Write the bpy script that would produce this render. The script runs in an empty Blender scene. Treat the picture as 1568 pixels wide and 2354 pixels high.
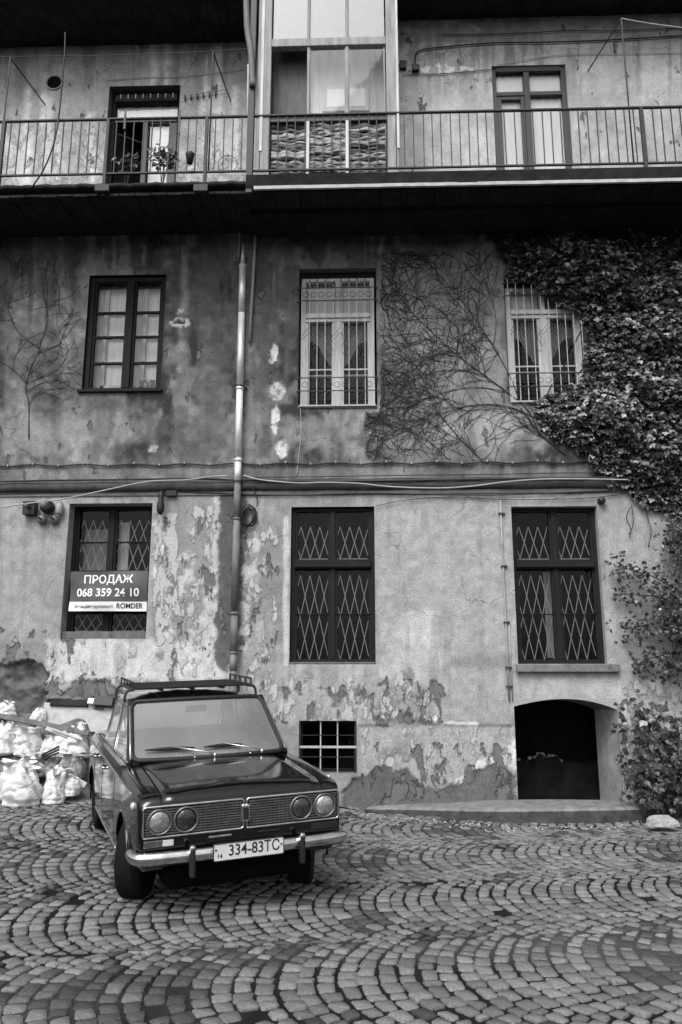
import bpy, bmesh, math, random
import numpy as np
from mathutils import Vector, Matrix

SC = bpy.context.scene
COL = SC.collection
PI = math.pi
RAD = math.radians

# ------------------------------------------------------------------ camera
FPX = 1831.0                     # focal length in units of a 1568 x 2354 picture
TH = math.atan(0.2146)           # pitch up
PS = RAD(1.8)                    # turned slightly to the left
CAM = np.array([0.0, -11.0, 1.65])
cam = bpy.data.cameras.new('camera')
camo = bpy.data.objects.new('camera', cam)
COL.objects.link(camo)
camo.location = CAM
camo.rotation_euler = (PI / 2 + TH, 0, PS)
cam.sensor_fit = 'VERTICAL'
cam.sensor_height = 36.0
cam.lens = 36.0 * FPX / 2354.0
cam.clip_start = 0.05
cam.clip_end = 2000
SC.camera = camo

# ------------------------------------------------------------------ sky, sun, exposure
SUN_EL, SUN_AZ = RAD(52), RAD(200)          # azimuth clockwise from +Y: behind the camera, to the left
wd = bpy.data.worlds.new('World')
SC.world = wd
wd.use_nodes = True
wn = wd.node_tree
for n in list(wn.nodes):
    wn.nodes.remove(n)
sky = wn.nodes.new('ShaderNodeTexSky')
sky.sky_type = 'NISHITA'
sky.sun_disc = False
sky.sun_elevation = SUN_EL
sky.sun_rotation = SUN_AZ
sky.air_density = 1.0
sky.dust_density = 4.0
bw = wn.nodes.new('ShaderNodeRGBToBW')      # black and white film
bg = wn.nodes.new('ShaderNodeBackground')
bg.inputs['Strength'].default_value = 0.15
wo = wn.nodes.new('ShaderNodeOutputWorld')
wn.links.new(sky.outputs['Color'], bw.inputs['Color'])
wn.links.new(bw.outputs['Val'], bg.inputs['Color'])
wn.links.new(bg.outputs['Background'], wo.inputs['Surface'])
sl = bpy.data.lights.new('sun', 'SUN')
sl.energy = 1.5
sl.angle = RAD(35)
slo = bpy.data.objects.new('sun', sl)
COL.objects.link(slo)
sdir = Vector((math.sin(SUN_AZ) * math.cos(SUN_EL), math.cos(SUN_AZ) * math.cos(SUN_EL), math.sin(SUN_EL)))
slo.rotation_euler = sdir.to_track_quat('Z', 'Y').to_euler()
slo.location = sdir * 40
SC.view_settings.view_transform = 'Standard'
SC.view_settings.look = 'None'
SC.view_settings.gamma = 1.0
SC.view_settings.use_curve_mapping = False
SC.view_settings.exposure = 0.58

# ------------------------------------------------------------------ pixel -> place
_F = np.array([-math.sin(PS) * math.cos(TH), math.cos(PS) * math.cos(TH), math.sin(TH)])
_R = np.array([math.cos(PS), math.sin(PS), 0.0])
_U = np.cross(_R, _F)


def onY(x, y, Y=0.0):
    """point of the upright plane y = Y (a wall, a railing) that shows at picture point x, y"""
    r = _F * FPX + _R * (x - 784) - _U * (y - 1177)
    return CAM + r * (Y - CAM[1]) / r[1]


def onZ(x, y, z=0.0):
    """point of the level plane at height z that shows at picture point x, y"""
    r = _F * FPX + _R * (x - 784) - _U * (y - 1177)
    return CAM + r * (z - CAM[2]) / r[2]


def proj(P):
    d = np.asarray(P, float) - CAM
    w = d @ _F
    return 784 + FPX * (d @ _R) / w, 1177 - FPX * (d @ _U) / w


def V(a):
    return Vector((float(a[0]), float(a[1]), float(a[2])))


# ------------------------------------------------------------------ noise (numpy value noise)
def _hash(i, j, s):
    n = (i * 374761393 + j * 668265263 + s * 974634777) & 0xFFFFFFFF
    n = ((n ^ (n >> 13)) * 1274126177) & 0xFFFFFFFF
    n = n ^ (n >> 16)
    return (n & 0xFFFF) / 65535.0


def vnoise(x, y, s=0):
    x = np.asarray(x, float); y = np.asarray(y, float)
    i = np.floor(x).astype(np.int64); j = np.floor(y).astype(np.int64)
    u = x - i; v = y - j
    u = u * u * (3 - 2 * u); v = v * v * (3 - 2 * v)
    a = _hash(i, j, s); b = _hash(i + 1, j, s); c = _hash(i, j + 1, s); d = _hash(i + 1, j + 1, s)
    return (a * (1 - u) + b * u) * (1 - v) + (c * (1 - u) + d * u) * v


def fbm(x, y, s=0, o=4):
    t = 0.0; amp = 0.5; tot = 0.0
    for k in range(o):
        t = t + amp * vnoise(np.asarray(x) * 2 ** k, np.asarray(y) * 2 ** k, s + 17 * k)
        tot += amp; amp *= 0.5
    return t / tot


def sstep(a, b, x):
    t = np.clip((np.asarray(x, float) - a) / (b - a), 0, 1)
    return t * t * (3 - 2 * t)


# ------------------------------------------------------------------ materials
MAT = {}


def mat(name, v=0.3, rough=0.8, metal=0.0, nscale=6.0, namp=0.3, bump=0.15, bscale=90.0, spec=0.4,
        coat=0.0, attr=None, stretch=(1, 1, 1), bdist=0.01, rvar=0.1):
    m = bpy.data.materials.new(name)
    m.use_nodes = True
    nt = m.node_tree; N = nt.nodes; L = nt.links
    p = N['Principled BSDF']
    p.inputs['Roughness'].default_value = rough
    p.inputs['Metallic'].default_value = metal
    p.inputs['Specular IOR Level'].default_value = spec
    p.inputs['Coat Weight'].default_value = coat
    p.inputs['Coat Roughness'].default_value = 0.06
    tc = N.new('ShaderNodeTexCoord')
    mp = N.new('ShaderNodeMapping'); mp.inputs['Scale'].default_value = stretch
    L.new(tc.outputs['Object'], mp.inputs['Vector'])
    nz = N.new('ShaderNodeTexNoise')
    nz.inputs['Scale'].default_value = nscale; nz.inputs['Detail'].default_value = 7; nz.inputs['Roughness'].default_value = 0.65
    L.new(mp.outputs['Vector'], nz.inputs['Vector'])
    mr = N.new('ShaderNodeMapRange')
    mr.inputs['From Min'].default_value = 0.25; mr.inputs['From Max'].default_value = 0.75
    mr.inputs['To Min'].default_value = 1 - namp; mr.inputs['To Max'].default_value = 1 + namp
    L.new(nz.outputs['Fac'], mr.inputs['Value'])
    mu = N.new('ShaderNodeMath'); mu.operation = 'MULTIPLY'
    L.new(mr.outputs['Result'], mu.inputs[0])
    if attr:
        at = N.new('ShaderNodeAttribute'); at.attribute_name = attr
        L.new(at.outputs['Fac'], mu.inputs[1])
    else:
        mu.inputs[1].default_value = v
    cc = N.new('ShaderNodeCombineColor')
    for k in range(3):
        L.new(mu.outputs[0], cc.inputs[k])
    L.new(cc.outputs['Color'], p.inputs['Base Color'])
    if rvar:
        rr = N.new('ShaderNodeMapRange')
        rr.inputs['To Min'].default_value = max(0, rough - rvar); rr.inputs['To Max'].default_value = min(1, rough + rvar)
        L.new(nz.outputs['Fac'], rr.inputs['Value']); L.new(rr.outputs['Result'], p.inputs['Roughness'])
    if bump:
        n2 = N.new('ShaderNodeTexNoise'); n2.inputs['Scale'].default_value = bscale; n2.inputs['Detail'].default_value = 5
        L.new(mp.outputs['Vector'], n2.inputs['Vector'])
        b = N.new('ShaderNodeBump'); b.inputs['Strength'].default_value = bump; b.inputs['Distance'].default_value = bdist
        L.new(n2.outputs['Fac'], b.inputs['Height']); L.new(b.outputs['Normal'], p.inputs['Normal'])
    MAT[name] = m
    return m


def glass_mat(name, tint=0.9, rough=0.02, boost=1.0, dust_glare=0.0, wob=0.06):
    m = bpy.data.materials.new(name); m.use_nodes = True
    nt = m.node_tree; N = nt.nodes; L = nt.links
    for n in list(N):
        N.remove(n)
    o = N.new('ShaderNodeOutputMaterial')
    t = N.new('ShaderNodeBsdfTransparent'); t.inputs['Color'].default_value = (tint, tint, tint, 1)
    g = N.new('ShaderNodeBsdfGlossy'); g.inputs['Roughness'].default_value = rough
    f = N.new('ShaderNodeFresnel'); f.inputs['IOR'].default_value = 1.52
    nz = N.new('ShaderNodeTexNoise'); nz.inputs['Scale'].default_value = 3.0
    tc = N.new('ShaderNodeTexCoord'); L.new(tc.outputs['Object'], nz.inputs['Vector'])
    b = N.new('ShaderNodeBump'); b.inputs['Strength'].default_value = wob; b.inputs['Distance'].default_value = 0.02
    L.new(nz.outputs['Fac'], b.inputs['Height']); L.new(b.outputs['Normal'], g.inputs['Normal'])
    mm = N.new('ShaderNodeMath'); mm.operation = 'MULTIPLY'; mm.inputs[1].default_value = boost; mm.use_clamp = True
    L.new(f.outputs['Fac'], mm.inputs[0])
    x = N.new('ShaderNodeMixShader')
    L.new(mm.outputs[0], x.inputs['Fac']); L.new(t.outputs[0], x.inputs[1]); L.new(g.outputs[0], x.inputs[2])
    out = x.outputs[0]
    if dust_glare:                                    # pale diffuse film standing in for bright sky reflected in dusty glass
        df = N.new('ShaderNodeBsdfDiffuse'); df.inputs['Color'].default_value = (.5, .5, .5, 1)
        y = N.new('ShaderNodeMixShader')
        n3 = N.new('ShaderNodeTexNoise'); n3.inputs['Scale'].default_value = 2.5; n3.inputs['Detail'].default_value = 2
        L.new(tc.outputs['Object'], n3.inputs['Vector'])
        mr = N.new('ShaderNodeMapRange'); mr.inputs['To Min'].default_value = dust_glare * .55; mr.inputs['To Max'].default_value = dust_glare * 1.45
        L.new(n3.outputs['Fac'], mr.inputs['Value']); L.new(mr.outputs['Result'], y.inputs['Fac'])
        L.new(out, y.inputs[1]); L.new(df.outputs[0], y.inputs[2]); out = y.outputs[0]
    L.new(out, o.inputs['Surface'])
    MAT[name] = m
    return m


mat('plaster', attr='alb', rough=0.92, nscale=42, namp=0.4, bump=0.5, bscale=80, spec=0.15, bdist=0.012)


def flake_layers(m):
    """crisp flakes of limewash (pale) and lost coat (dark) where the wall attributes allow them"""
    nt = m.node_tree; N = nt.nodes; L = nt.links
    p = N['Principled BSDF']
    cur = p.inputs['Base Color'].links[0].from_socket
    tc = N.new('ShaderNodeTexCoord')
    bmp = p.inputs['Normal'].links[0].from_node
    hcur = None
    for k, (att, val, sc) in enumerate((('fld', 0.15, 4.8), ('flw', 0.45, 6.0))):
        mp = N.new('ShaderNodeMapping'); mp.inputs['Location'].default_value = (k * 7.3, 0, k * 3.1); mp.inputs['Scale'].default_value = (1, 1, .5)
        L.new(tc.outputs['Object'], mp.inputs['Vector'])
        nz = N.new('ShaderNodeTexNoise'); nz.inputs['Scale'].default_value = sc; nz.inputs['Detail'].default_value = 9; nz.inputs['Roughness'].default_value = 0.62
        L.new(mp.outputs['Vector'], nz.inputs['Vector'])
        at = N.new('ShaderNodeAttribute'); at.attribute_name = att
        th = N.new('ShaderNodeMath'); th.operation = 'MULTIPLY_ADD'; th.inputs[1].default_value = 0.5; th.inputs[2].default_value = -0.8
        L.new(at.outputs['Fac'], th.inputs[0])
        ad = N.new('ShaderNodeMath'); ad.operation = 'ADD'
        L.new(nz.outputs['Fac'], ad.inputs[0]); L.new(th.outputs[0], ad.inputs[1])
        mr = N.new('ShaderNodeMapRange'); mr.inputs['From Min'].default_value = -0.022; mr.inputs['From Max'].default_value = 0.022
        L.new(ad.outputs[0], mr.inputs['Value'])
        vr = N.new('ShaderNodeMapRange'); vr.inputs['To Min'].default_value = val * .6; vr.inputs['To Max'].default_value = val * 1.4
        n2 = N.new('ShaderNodeTexNoise'); n2.inputs['Scale'].default_value = 30; n2.inputs['Detail'].default_value = 6
        L.new(tc.outputs['Object'], n2.inputs['Vector']); L.new(n2.outputs['Fac'], vr.inputs['Value'])
        cc = N.new('ShaderNodeCombineColor')
        for j in range(3):
            L.new(vr.outputs['Result'], cc.inputs[j])
        mx = N.new('ShaderNodeMixRGB')
        L.new(mr.outputs['Result'], mx.inputs['Fac']); L.new(cur, mx.inputs['Color1']); L.new(cc.outputs['Color'], mx.inputs['Color2'])
        cur = mx.outputs['Color']
        sg = N.new('ShaderNodeMath'); sg.operation = 'MULTIPLY'; sg.inputs[1].default_value = -1.0 if k == 0 else 0.5
        L.new(mr.outputs['Result'], sg.inputs[0])
        if hcur is None:
            hcur = sg.outputs[0]
        else:
            a2 = N.new('ShaderNodeMath'); a2.operation = 'ADD'; L.new(hcur, a2.inputs[0]); L.new(sg.outputs[0], a2.inputs[1]); hcur = a2.outputs[0]
    # fine wandering cracks
    n5 = N.new('ShaderNodeTexNoise'); n5.inputs['Scale'].default_value = 2.2; n5.inputs['Detail'].default_value = 7
    L.new(tc.outputs['Object'], n5.inputs['Vector'])
    wv = N.new('ShaderNodeMixRGB'); wv.blend_type = 'ADD'; wv.inputs['Fac'].default_value = 0.5
    L.new(tc.outputs['Object'], wv.inputs['Color1']); L.new(n5.outputs['Color'], wv.inputs['Color2'])
    vo = N.new('ShaderNodeTexVoronoi'); vo.feature = 'DISTANCE_TO_EDGE'; vo.inputs['Scale'].default_value = 1.1
    L.new(wv.outputs['Color'], vo.inputs['Vector'])
    c1 = N.new('ShaderNodeMapRange'); c1.inputs['From Min'].default_value = 0.003; c1.inputs['From Max'].default_value = 0.009
    c1.inputs['To Min'].default_value = 1; c1.inputs['To Max'].default_value = 0
    L.new(vo.outputs['Distance'], c1.inputs['Value'])
    n6 = N.new('ShaderNodeTexNoise'); n6.inputs['Scale'].default_value = 0.9
    L.new(tc.outputs['Object'], n6.inputs['Vector'])
    c2 = N.new('ShaderNodeMapRange'); c2.inputs['From Min'].default_value = 0.52; c2.inputs['From Max'].default_value = 0.58
    L.new(n6.outputs['Fac'], c2.inputs['Value'])
    c3 = N.new('ShaderNodeMath'); c3.operation = 'MULTIPLY'
    L.new(c1.outputs['Result'], c3.inputs[0]); L.new(c2.outputs['Result'], c3.inputs[1])
    c4 = N.new('ShaderNodeMath'); c4.operation = 'MULTIPLY'; c4.inputs[1].default_value = 0.42
    L.new(c3.outputs[0], c4.inputs[0])
    ck = N.new('ShaderNodeMixRGB'); ck.inputs['Color2'].default_value = (.03, .03, .03, 1)
    L.new(c4.outputs[0], ck.inputs['Fac']); L.new(cur, ck.inputs['Color1'])
    cur = ck.outputs['Color']
    L.new(cur, p.inputs['Base Color'])
    b2 = N.new('ShaderNodeBump'); b2.inputs['Strength'].default_value = 0.9; b2.inputs['Distance'].default_value = 0.03
    L.new(hcur, b2.inputs['Height']); L.new(bmp.outputs['Normal'], b2.inputs['Normal'])
    L.new(b2.outputs['Normal'], p.inputs['Normal'])


flake_layers(MAT['plaster'])
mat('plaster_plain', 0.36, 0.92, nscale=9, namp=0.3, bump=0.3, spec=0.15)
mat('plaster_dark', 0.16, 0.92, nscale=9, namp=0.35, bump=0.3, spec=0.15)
mat('soot_shade', 0.02, 0.97, nscale=5, namp=0.6, bump=0.4, bscale=30, spec=0.1)
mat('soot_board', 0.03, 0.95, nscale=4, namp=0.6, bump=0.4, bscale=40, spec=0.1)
mat('white_rim', 0.45, 0.8, nscale=7, namp=0.35, bump=0.3)
mat('dark_wood', 0.012, 0.7, nscale=10, namp=0.4, bump=0.2, stretch=(1, 1, .2), spec=0.2)
mat('old_white_wood', 0.55, 0.65, nscale=12, namp=0.35, bump=0.3, stretch=(1, 1, .15))
mat('grey_wood', 0.3, 0.75, nscale=14, namp=0.5, bump=0.4, stretch=(1, 1, .12))
mat('brown_wood', 0.12, 0.75, nscale=14, namp=0.5, bump=0.4, stretch=(1, 1, .12))
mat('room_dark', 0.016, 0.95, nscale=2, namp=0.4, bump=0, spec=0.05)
mat('curtain', 0.55, 0.95, nscale=5, namp=0.15, bump=0.2, bscale=25, spec=0.1, stretch=(3, 1, .3))
mat('bright_curtain', 0.9, 0.95, nscale=5, namp=0.08, bump=0.15, bscale=25, spec=0.1, stretch=(3, 1, .3))  # also the bright sheet in place of reflections in the eight pane window
mat('grey_curtain', 0.22, 0.95, nscale=5, namp=0.25, bump=0.2, bscale=25, spec=0.1, stretch=(3, 1, .3))
mat('iron', 0.03, 0.55, nscale=25, namp=0.5, bump=0.2)
mat('rail_iron', 0.03, 0.6, nscale=25, namp=0.5, bump=0.2)
mat('light_iron', 0.42, 0.5, nscale=25, namp=0.35, bump=0.2)
mat('cornice', 0.085, 0.95, nscale=9, namp=0.4, bump=0.3, spec=0.1)
mat('lattice_paint', 0.27, 0.5, nscale=25, namp=0.3, bump=0.1)
mat('zinc', 0.75, 0.38, metal=0.35, nscale=9, namp=0.35, bump=0.15, bscale=40, stretch=(1, 1, .4))
mat('rust_zinc', 0.16, 0.7, metal=0.2, nscale=9, namp=0.5, bump=0.25, bscale=40, stretch=(1, 1, .4))
mat('black_cable', 0.02, 0.6, bump=0)
mat('grey_cable', 0.32, 0.6, bump=0, namp=0.35)
mat('white_cable', 0.36, 0.6, bump=0, namp=0.2)
mat('door_frame', 0.035, 0.5, namp=0.2, bump=0.05)
mat('black_plastic', 0.015, 0.5, bump=0.05)
mat('grey_plastic', 0.14, 0.5, bump=0.05)
mat('kerb_dark', 0.06, 0.95, nscale=7, namp=0.6, bump=0.7, bscale=35, spec=0.1, bdist=0.02)
mat('concrete', 0.18, 0.93, nscale=7, namp=0.45, bump=0.6, bscale=35, spec=0.15, bdist=0.02)
mat('rubble', 0.13, 0.95, nscale=7, namp=0.6, bump=0.8, bscale=25, spec=0.1, bdist=0.03)
mat('pale_stone', 0.3, 0.95, nscale=9, namp=0.4, bump=0.7, bscale=30, spec=0.1, bdist=0.02)
mat('earth', 0.012, 0.97, nscale=5, namp=0.5, bump=0.7, bscale=50, spec=0.1, bdist=0.02)
mat('sett', attr='tone', rough=0.7, nscale=45, namp=0.38, bump=0.85, bscale=55, spec=0.45, bdist=0.01, rvar=0.15)
mat('leaf', attr='tone', rough=0.42, nscale=20, namp=0.2, bump=0, spec=0.5)
mat('vine_bark', 0.035, 0.9, nscale=40, namp=0.4, bump=0)
mat('banner_dark', 0.075, 0.55, nscale=4, namp=0.25, bump=0.1, bscale=8)
mat('banner_white', 0.75, 0.6, nscale=4, namp=0.1, bump=0)
mat('ink_white', 0.85, 0.6, namp=0.03, bump=0)
mat('ink_black', 0.015, 0.6, namp=0.03, bump=0)
mat('sack_white', 0.66, 0.7, nscale=6, namp=0.18, bump=0.35, bscale=60, spec=0.3)
mat('sack_grey', 0.3, 0.6, nscale=6, namp=0.4, bump=0.35, bscale=40, spec=0.3)
mat('board_grey', 0.42, 0.9, nscale=9, namp=0.25, bump=0.3)
mat('terracotta', 0.1, 0.9, namp=0.3)
mat('paint', 0.003, 0.11, nscale=4, namp=0.4, bump=0.02, bscale=4, spec=0.45, coat=0.55, rvar=0.06)
mat('paint_matt', 0.012, 0.45, nscale=4, namp=0.4, bump=0.02, spec=0.4)
mat('underbody', 0.004, 0.95, bump=0.1, spec=0.03)
mat('tyre', 0.008, 0.9, spec=0.15, nscale=30, namp=0.4, bump=0.3, bscale=120)
mat('chrome', 0.62, 0.2, metal=1.0, nscale=9, namp=0.25, bump=0.03, rvar=0.1)
mat('dull_chrome', 0.42, 0.35, metal=0.9, nscale=20, namp=0.35, bump=0.05)
mat('lamp_bowl', 0.75, 0.18, metal=1.0, nscale=15, namp=0.3, bump=0.3, bscale=30)
mat('lamp_dark', 0.2, 0.3, metal=0.8, nscale=15, namp=0.5, bump=0.3, bscale=30)
mat('lens_white', 0.5, 0.3, nscale=30, namp=0.2, bump=0.2)
mat('plate_white', 0.6, 0.5, nscale=12, namp=0.15, bump=0.02)
mat('rubber', 0.01, 0.6, bump=0.05)
mat('seat_cloth', 0.03, 0.9, bump=0.2)
glass_mat('window_glass', 0.95, 0.03, 0.6)
glass_mat('dark_glass', 0.9, 0.05, 0.4)
glass_mat('car_glass', 0.75, 0.04, 2.6, dust_glare=0.28, wob=0.0)
mat('grille_chrome', 0.2, 0.4, metal=0.8, nscale=20, namp=0.4, bump=0.05)
mat('lens_fluted', 0.32, 0.16, metal=0.5, nscale=14, namp=0.7, bump=0.5, bscale=40, spec=0.8)
mat('lens_dim', 0.05, 0.14, metal=0.5, nscale=14, namp=0.9, bump=0.5, bscale=40, spec=0.8)


# ------------------------------------------------------------------ mesh builder
class MB:
    def __init__(s):
        s.v = []; s.f = []; s.sm = []

    def add(s, vs, fs, smooth=False):
        o = len(s.v)
        s.v += [tuple(float(c) for c in p) for p in vs]
        s.f += [tuple(i + o for i in f) for f in fs]
        s.sm += [smooth] * len(fs)
        return s

    def box(s, x0, x1, y0, y1, z0, z1, M=None):
        vs = [Vector((x, y, z)) for z in (z0, z1) for y in (y0, y1) for x in (x0, x1)]
        if M is not None:
            vs = [M @ p for p in vs]
        return s.add(vs, [(0, 2, 3, 1), (4, 5, 7, 6), (0, 1, 5, 4), (1, 3, 7, 5), (3, 2, 6, 7), (2, 0, 4, 6)])

    def bar(s, a, b, w, d=None, up=(0, -1, 0)):
        """rectangular bar from a to b, w across, d thick along `up`"""
        a = V(a); b = V(b); d = d or w
        t = (b - a).normalized(); u = Vector(up); u = (u - t * u.dot(t)).normalized(); r = t.cross(u)
        vs = []
        for p in (a, b):
            for i, j in ((-1, -1), (1, -1), (1, 1), (-1, 1)):
                vs.append(p + r * (w / 2 * i) + u * (d / 2 * j))
        return s.add(vs, [(3, 2, 1, 0), (4, 5, 6, 7), (0, 1, 5, 4), (1, 2, 6, 5), (2, 3, 7, 6), (3, 0, 4, 7)])

    def tube(s, pts, r, n=8, caps=True, closed=False, smooth=True):
        pts = [V(p) for p in pts]; m = len(pts)
        rr = r if hasattr(r, '__len__') else [r] * m
        vs = []; prev = None
        for i in range(m):
            if closed:
                t = pts[(i + 1) % m] - pts[i - 1]
            else:
                t = pts[min(i + 1, m - 1)] - pts[max(i - 1, 0)]
            t.normalize()
            if prev is None:
                h = Vector((0, 0, 1)) if abs(t.z) < 0.9 else Vector((0, 1, 0))
                a = h.cross(t).normalized()
            else:
                a = (prev - t * prev.dot(t))
                a = a.normalized() if a.length > 1e-6 else t.orthogonal().normalized()
            prev = a; b = t.cross(a)
            for k in range(n):
                c = 2 * PI * k / n
                vs.append(pts[i] + (a * math.cos(c) + b * math.sin(c)) * rr[i])
        fs = []
        for i in range(m if closed else m - 1):
            j = (i + 1) % m
            for k in range(n):
                l = (k + 1) % n
                fs.append((i * n + k, i * n + l, j * n + l, j * n + k))
        s.add(vs, fs, smooth)
        if caps and not closed:
            o = len(s.v) - m * n
            s.f += [tuple(o + k for k in range(n))[::-1], tuple(o + (m - 1) * n + k for k in range(n))]
            s.sm += [False, False]
        return s

    def lathe(s, prof, n=24, M=None, smooth=True, closed=False):
        """profile of (radius, height) turned round local z"""
        vs = []
        for r, h in prof:
            for k in range(n):
                c = 2 * PI * k / n
                vs.append(Vector((r * math.cos(c), r * math.sin(c), h)))
        if M is not None:
            vs = [M @ p for p in vs]
        fs = []; m = len(prof)
        for i in range(m if closed else m - 1):
            j = (i + 1) % m
            for k in range(n):
                l = (k + 1) % n
                fs.append((i * n + k, i * n + l, j * n + l, j * n + k))
        s.add(vs, fs, smooth)
        if not closed:
            o = len(s.v) - m * n
            if prof[0][0] > 1e-4:
                s.f.append(tuple(o + k for k in range(n))[::-1]); s.sm.append(False)
            if prof[-1][0] > 1e-4:
                s.f.append(tuple(o + (m - 1) * n + k for k in range(n))); s.sm.append(False)
        return s

    def prism(s, poly, y0, y1):
        """polygon of (x, z) extruded between y0 and y1"""
        n = len(poly)
        vs = [(x, y0, z) for x, z in poly] + [(x, y1, z) for x, z in poly]
        fs = [tuple(range(n)), tuple(range(2 * n - 1, n - 1, -1))]
        for i in range(n):
            j = (i + 1) % n
            fs.append((i, i + n, j + n, j))
        return s.add(vs, fs)

    def grid(s, P, smooth=True, closed_u=False):
        """P[i][j] points"""
        a = len(P); b = len(P[0])
        vs = [p for row in P for p in row]
        fs = []
        for i in range(a if closed_u else a - 1):
            k = (i + 1) % a
            for j in range(b - 1):
                fs.append((i * b + j, k * b + j, k * b + j + 1, i * b + j + 1))
        return s.add(vs, fs, smooth)

    def mesh(s, name):
        me = bpy.data.meshes.new(name)
        me.from_pydata(s.v, [], s.f)
        me.polygons.foreach_set('use_smooth', s.sm)
        me.update()
        return me

    def obj(s, name, m, parent=None, bevel=0.0, **k):
        return link(name, s.mesh(name), m, parent, bevel, **k)


def link(name, me, m=None, parent=None, bevel=0.0, fix=True):
    if fix:
        b = bmesh.new(); b.from_mesh(me)
        bmesh.ops.recalc_face_normals(b, faces=b.faces)
        b.to_mesh(me); b.free()
    o = bpy.data.objects.new(name, me)
    COL.objects.link(o)
    if m:
        me.materials.append(MAT[m] if isinstance(m, str) else m)
    if parent:
        o.parent = parent
    if bevel:
        bv = o.modifiers.new('bevel', 'BEVEL'); bv.width = bevel; bv.segments = 2; bv.limit_method = 'ANGLE'
        bv.angle_limit = RAD(40)
    return o


def tag(o, label, cat, group=None, kind=None):
    o['label'] = label
    if cat:
        o['category'] = cat
    if group:
        o['group'] = group
    if kind:
        o['kind'] = kind
    return o


def struct(o):
    o['kind'] = 'structure'
    return o


def empty(name, loc=(0, 0, 0)):
    o = bpy.data.objects.new(name, None)
    o.empty_display_size = 0.1
    o.location = loc
    COL.objects.link(o)
    return o


def thing(name, label, cat, group=None):
    return tag(empty(name), label, cat, group)


def set_attr(me, name, vals):
    a = me.attributes.new(name, 'FLOAT', 'POINT')
    a.data.foreach_set('value', np.asarray(vals, np.float32))


def text_mesh(body, size, M, depth=0.0, bold=0.0, align='CENTER', xscale=1.0):
    cu = bpy.data.curves.new('text', 'FONT')
    cu.body = body; cu.size = size; cu.align_x = align; cu.align_y = 'CENTER'
    cu.extrude = depth; cu.offset = bold
    ob = bpy.data.objects.new('text', cu)
    COL.objects.link(ob)
    dg = bpy.context.evaluated_depsgraph_get()
    me = bpy.data.meshes.new_from_object(ob.evaluated_get(dg))
    bpy.data.objects.remove(ob); bpy.data.curves.remove(cu)
    me.materials.clear()
    me.transform(M @ Matrix.Diagonal((xscale, 1, 1, 1)))
    me.name = 'lettering'
    return me


def smooth_poly(pts, n=8):
    """Catmull-Rom through points"""
    P = [np.asarray(p, float) for p in pts]
    out = []
    for i in range(len(P) - 1):
        p0 = P[max(i - 1, 0)]; p1 = P[i]; p2 = P[i + 1]; p3 = P[min(i + 2, len(P) - 1)]
        for k in range(n):
            t = k / n
            out.append(0.5 * ((2 * p1) + (-p0 + p2) * t + (2 * p0 - 5 * p1 + 4 * p2 - p3) * t * t + (-p0 + 3 * p1 - 3 * p2 + p3) * t ** 3))
    out.append(P[-1])
    return out


def ground_h(x, y):
    """height of the courtyard: rises towards the wall on the left, falls away to the right"""
    x = np.asarray(x, float); y = np.asarray(y, float)
    r = 0.06 * np.clip(y + 5.1, 0, 5.3)
    r = r * sstep(0.25, -1.6, x)
    und = 0.012 * (fbm(x * 0.7 + 9, y * 0.7 + 4, 5, 2) - 0.5)
    return r + und - 0.02 * sstep(0.5, 2.5, x)
# ================================================================== GROUND AND SETTS
random.seed(4)
rng = np.random.default_rng(4)


def axis(vals, far):
    a = list(vals)
    return [-far, -60, -25, -12] + a + [12, 25, 60, far]


gx = axis(np.arange(-8, 8.01, 0.2), 500)
gy = axis(np.arange(-9, 1.01, 0.2), 500)
gy = sorted(set(gy)); gx = sorted(set(gx))
GX, GY = np.meshgrid(gx, gy, indexing='ij')
bedn = fbm(GX * 1.1 + 31, GY * 1.1 + 7, 9, 3)
dust_glare = sstep(0.5, 0.68, bedn) * 0.6 + 0.7 * sstep(1.0, 0.0, np.hypot((GX - 1.5) / 1.3, (GY + 5.3) / 0.7)) \
    + 0.5 * sstep(1.0, 0.0, np.hypot((GX - 1.4) / 1.0, (GY + 2.6) / 0.5))
GZ = ground_h(GX, GY) - 0.011 + 0.0055 * np.clip(dust_glare, 0, 1)
ni, nj = GX.shape
vs = np.stack([GX.ravel(), GY.ravel(), GZ.ravel()], -1)
I, J = np.meshgrid(np.arange(ni - 1), np.arange(nj - 1), indexing='ij')
q = (I * nj + J).ravel()
fs = np.stack([q, q + nj, q + nj + 1, q + 1], -1)
me = bpy.data.meshes.new('ground'); me.from_pydata(vs.tolist(), [], fs.tolist())
me.polygons.foreach_set('use_smooth', [True] * len(fs))
set_attr(me, 'dust_glare', np.clip(dust_glare, 0, 1).ravel())
ground = struct(link('ground', me, 'earth', fix=False))
# lighter dust where the joints are filled
nt = MAT['earth'].node_tree
_p = nt.nodes['Principled BSDF']
_src = _p.inputs['Base Color'].links[0].from_socket
_a = nt.nodes.new('ShaderNodeAttribute'); _a.attribute_name = 'dust_glare'
_m = nt.nodes.new('ShaderNodeMixRGB'); _m.inputs['Color2'].default_value = (0.06, 0.06, 0.06, 1)
nt.links.new(_a.outputs['Fac'], _m.inputs['Fac']); nt.links.new(_src, _m.inputs['Color1'])
nt.links.new(_m.outputs['Color'], _p.inputs['Base Color'])

# setts laid in segmental arcs: lanes run along the wall, arcs bulge to the left
LA = RAD(9.0)
ux, uy = math.cos(LA), math.sin(LA)
LW = 1.5
b0 = onZ(918, 2159, 0.0)
v_off = -b0[0] * uy + b0[1] * ux
PHM = RAD(43)
RA = LW / 2 / math.sin(PHM)
SP = 0.118


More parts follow.
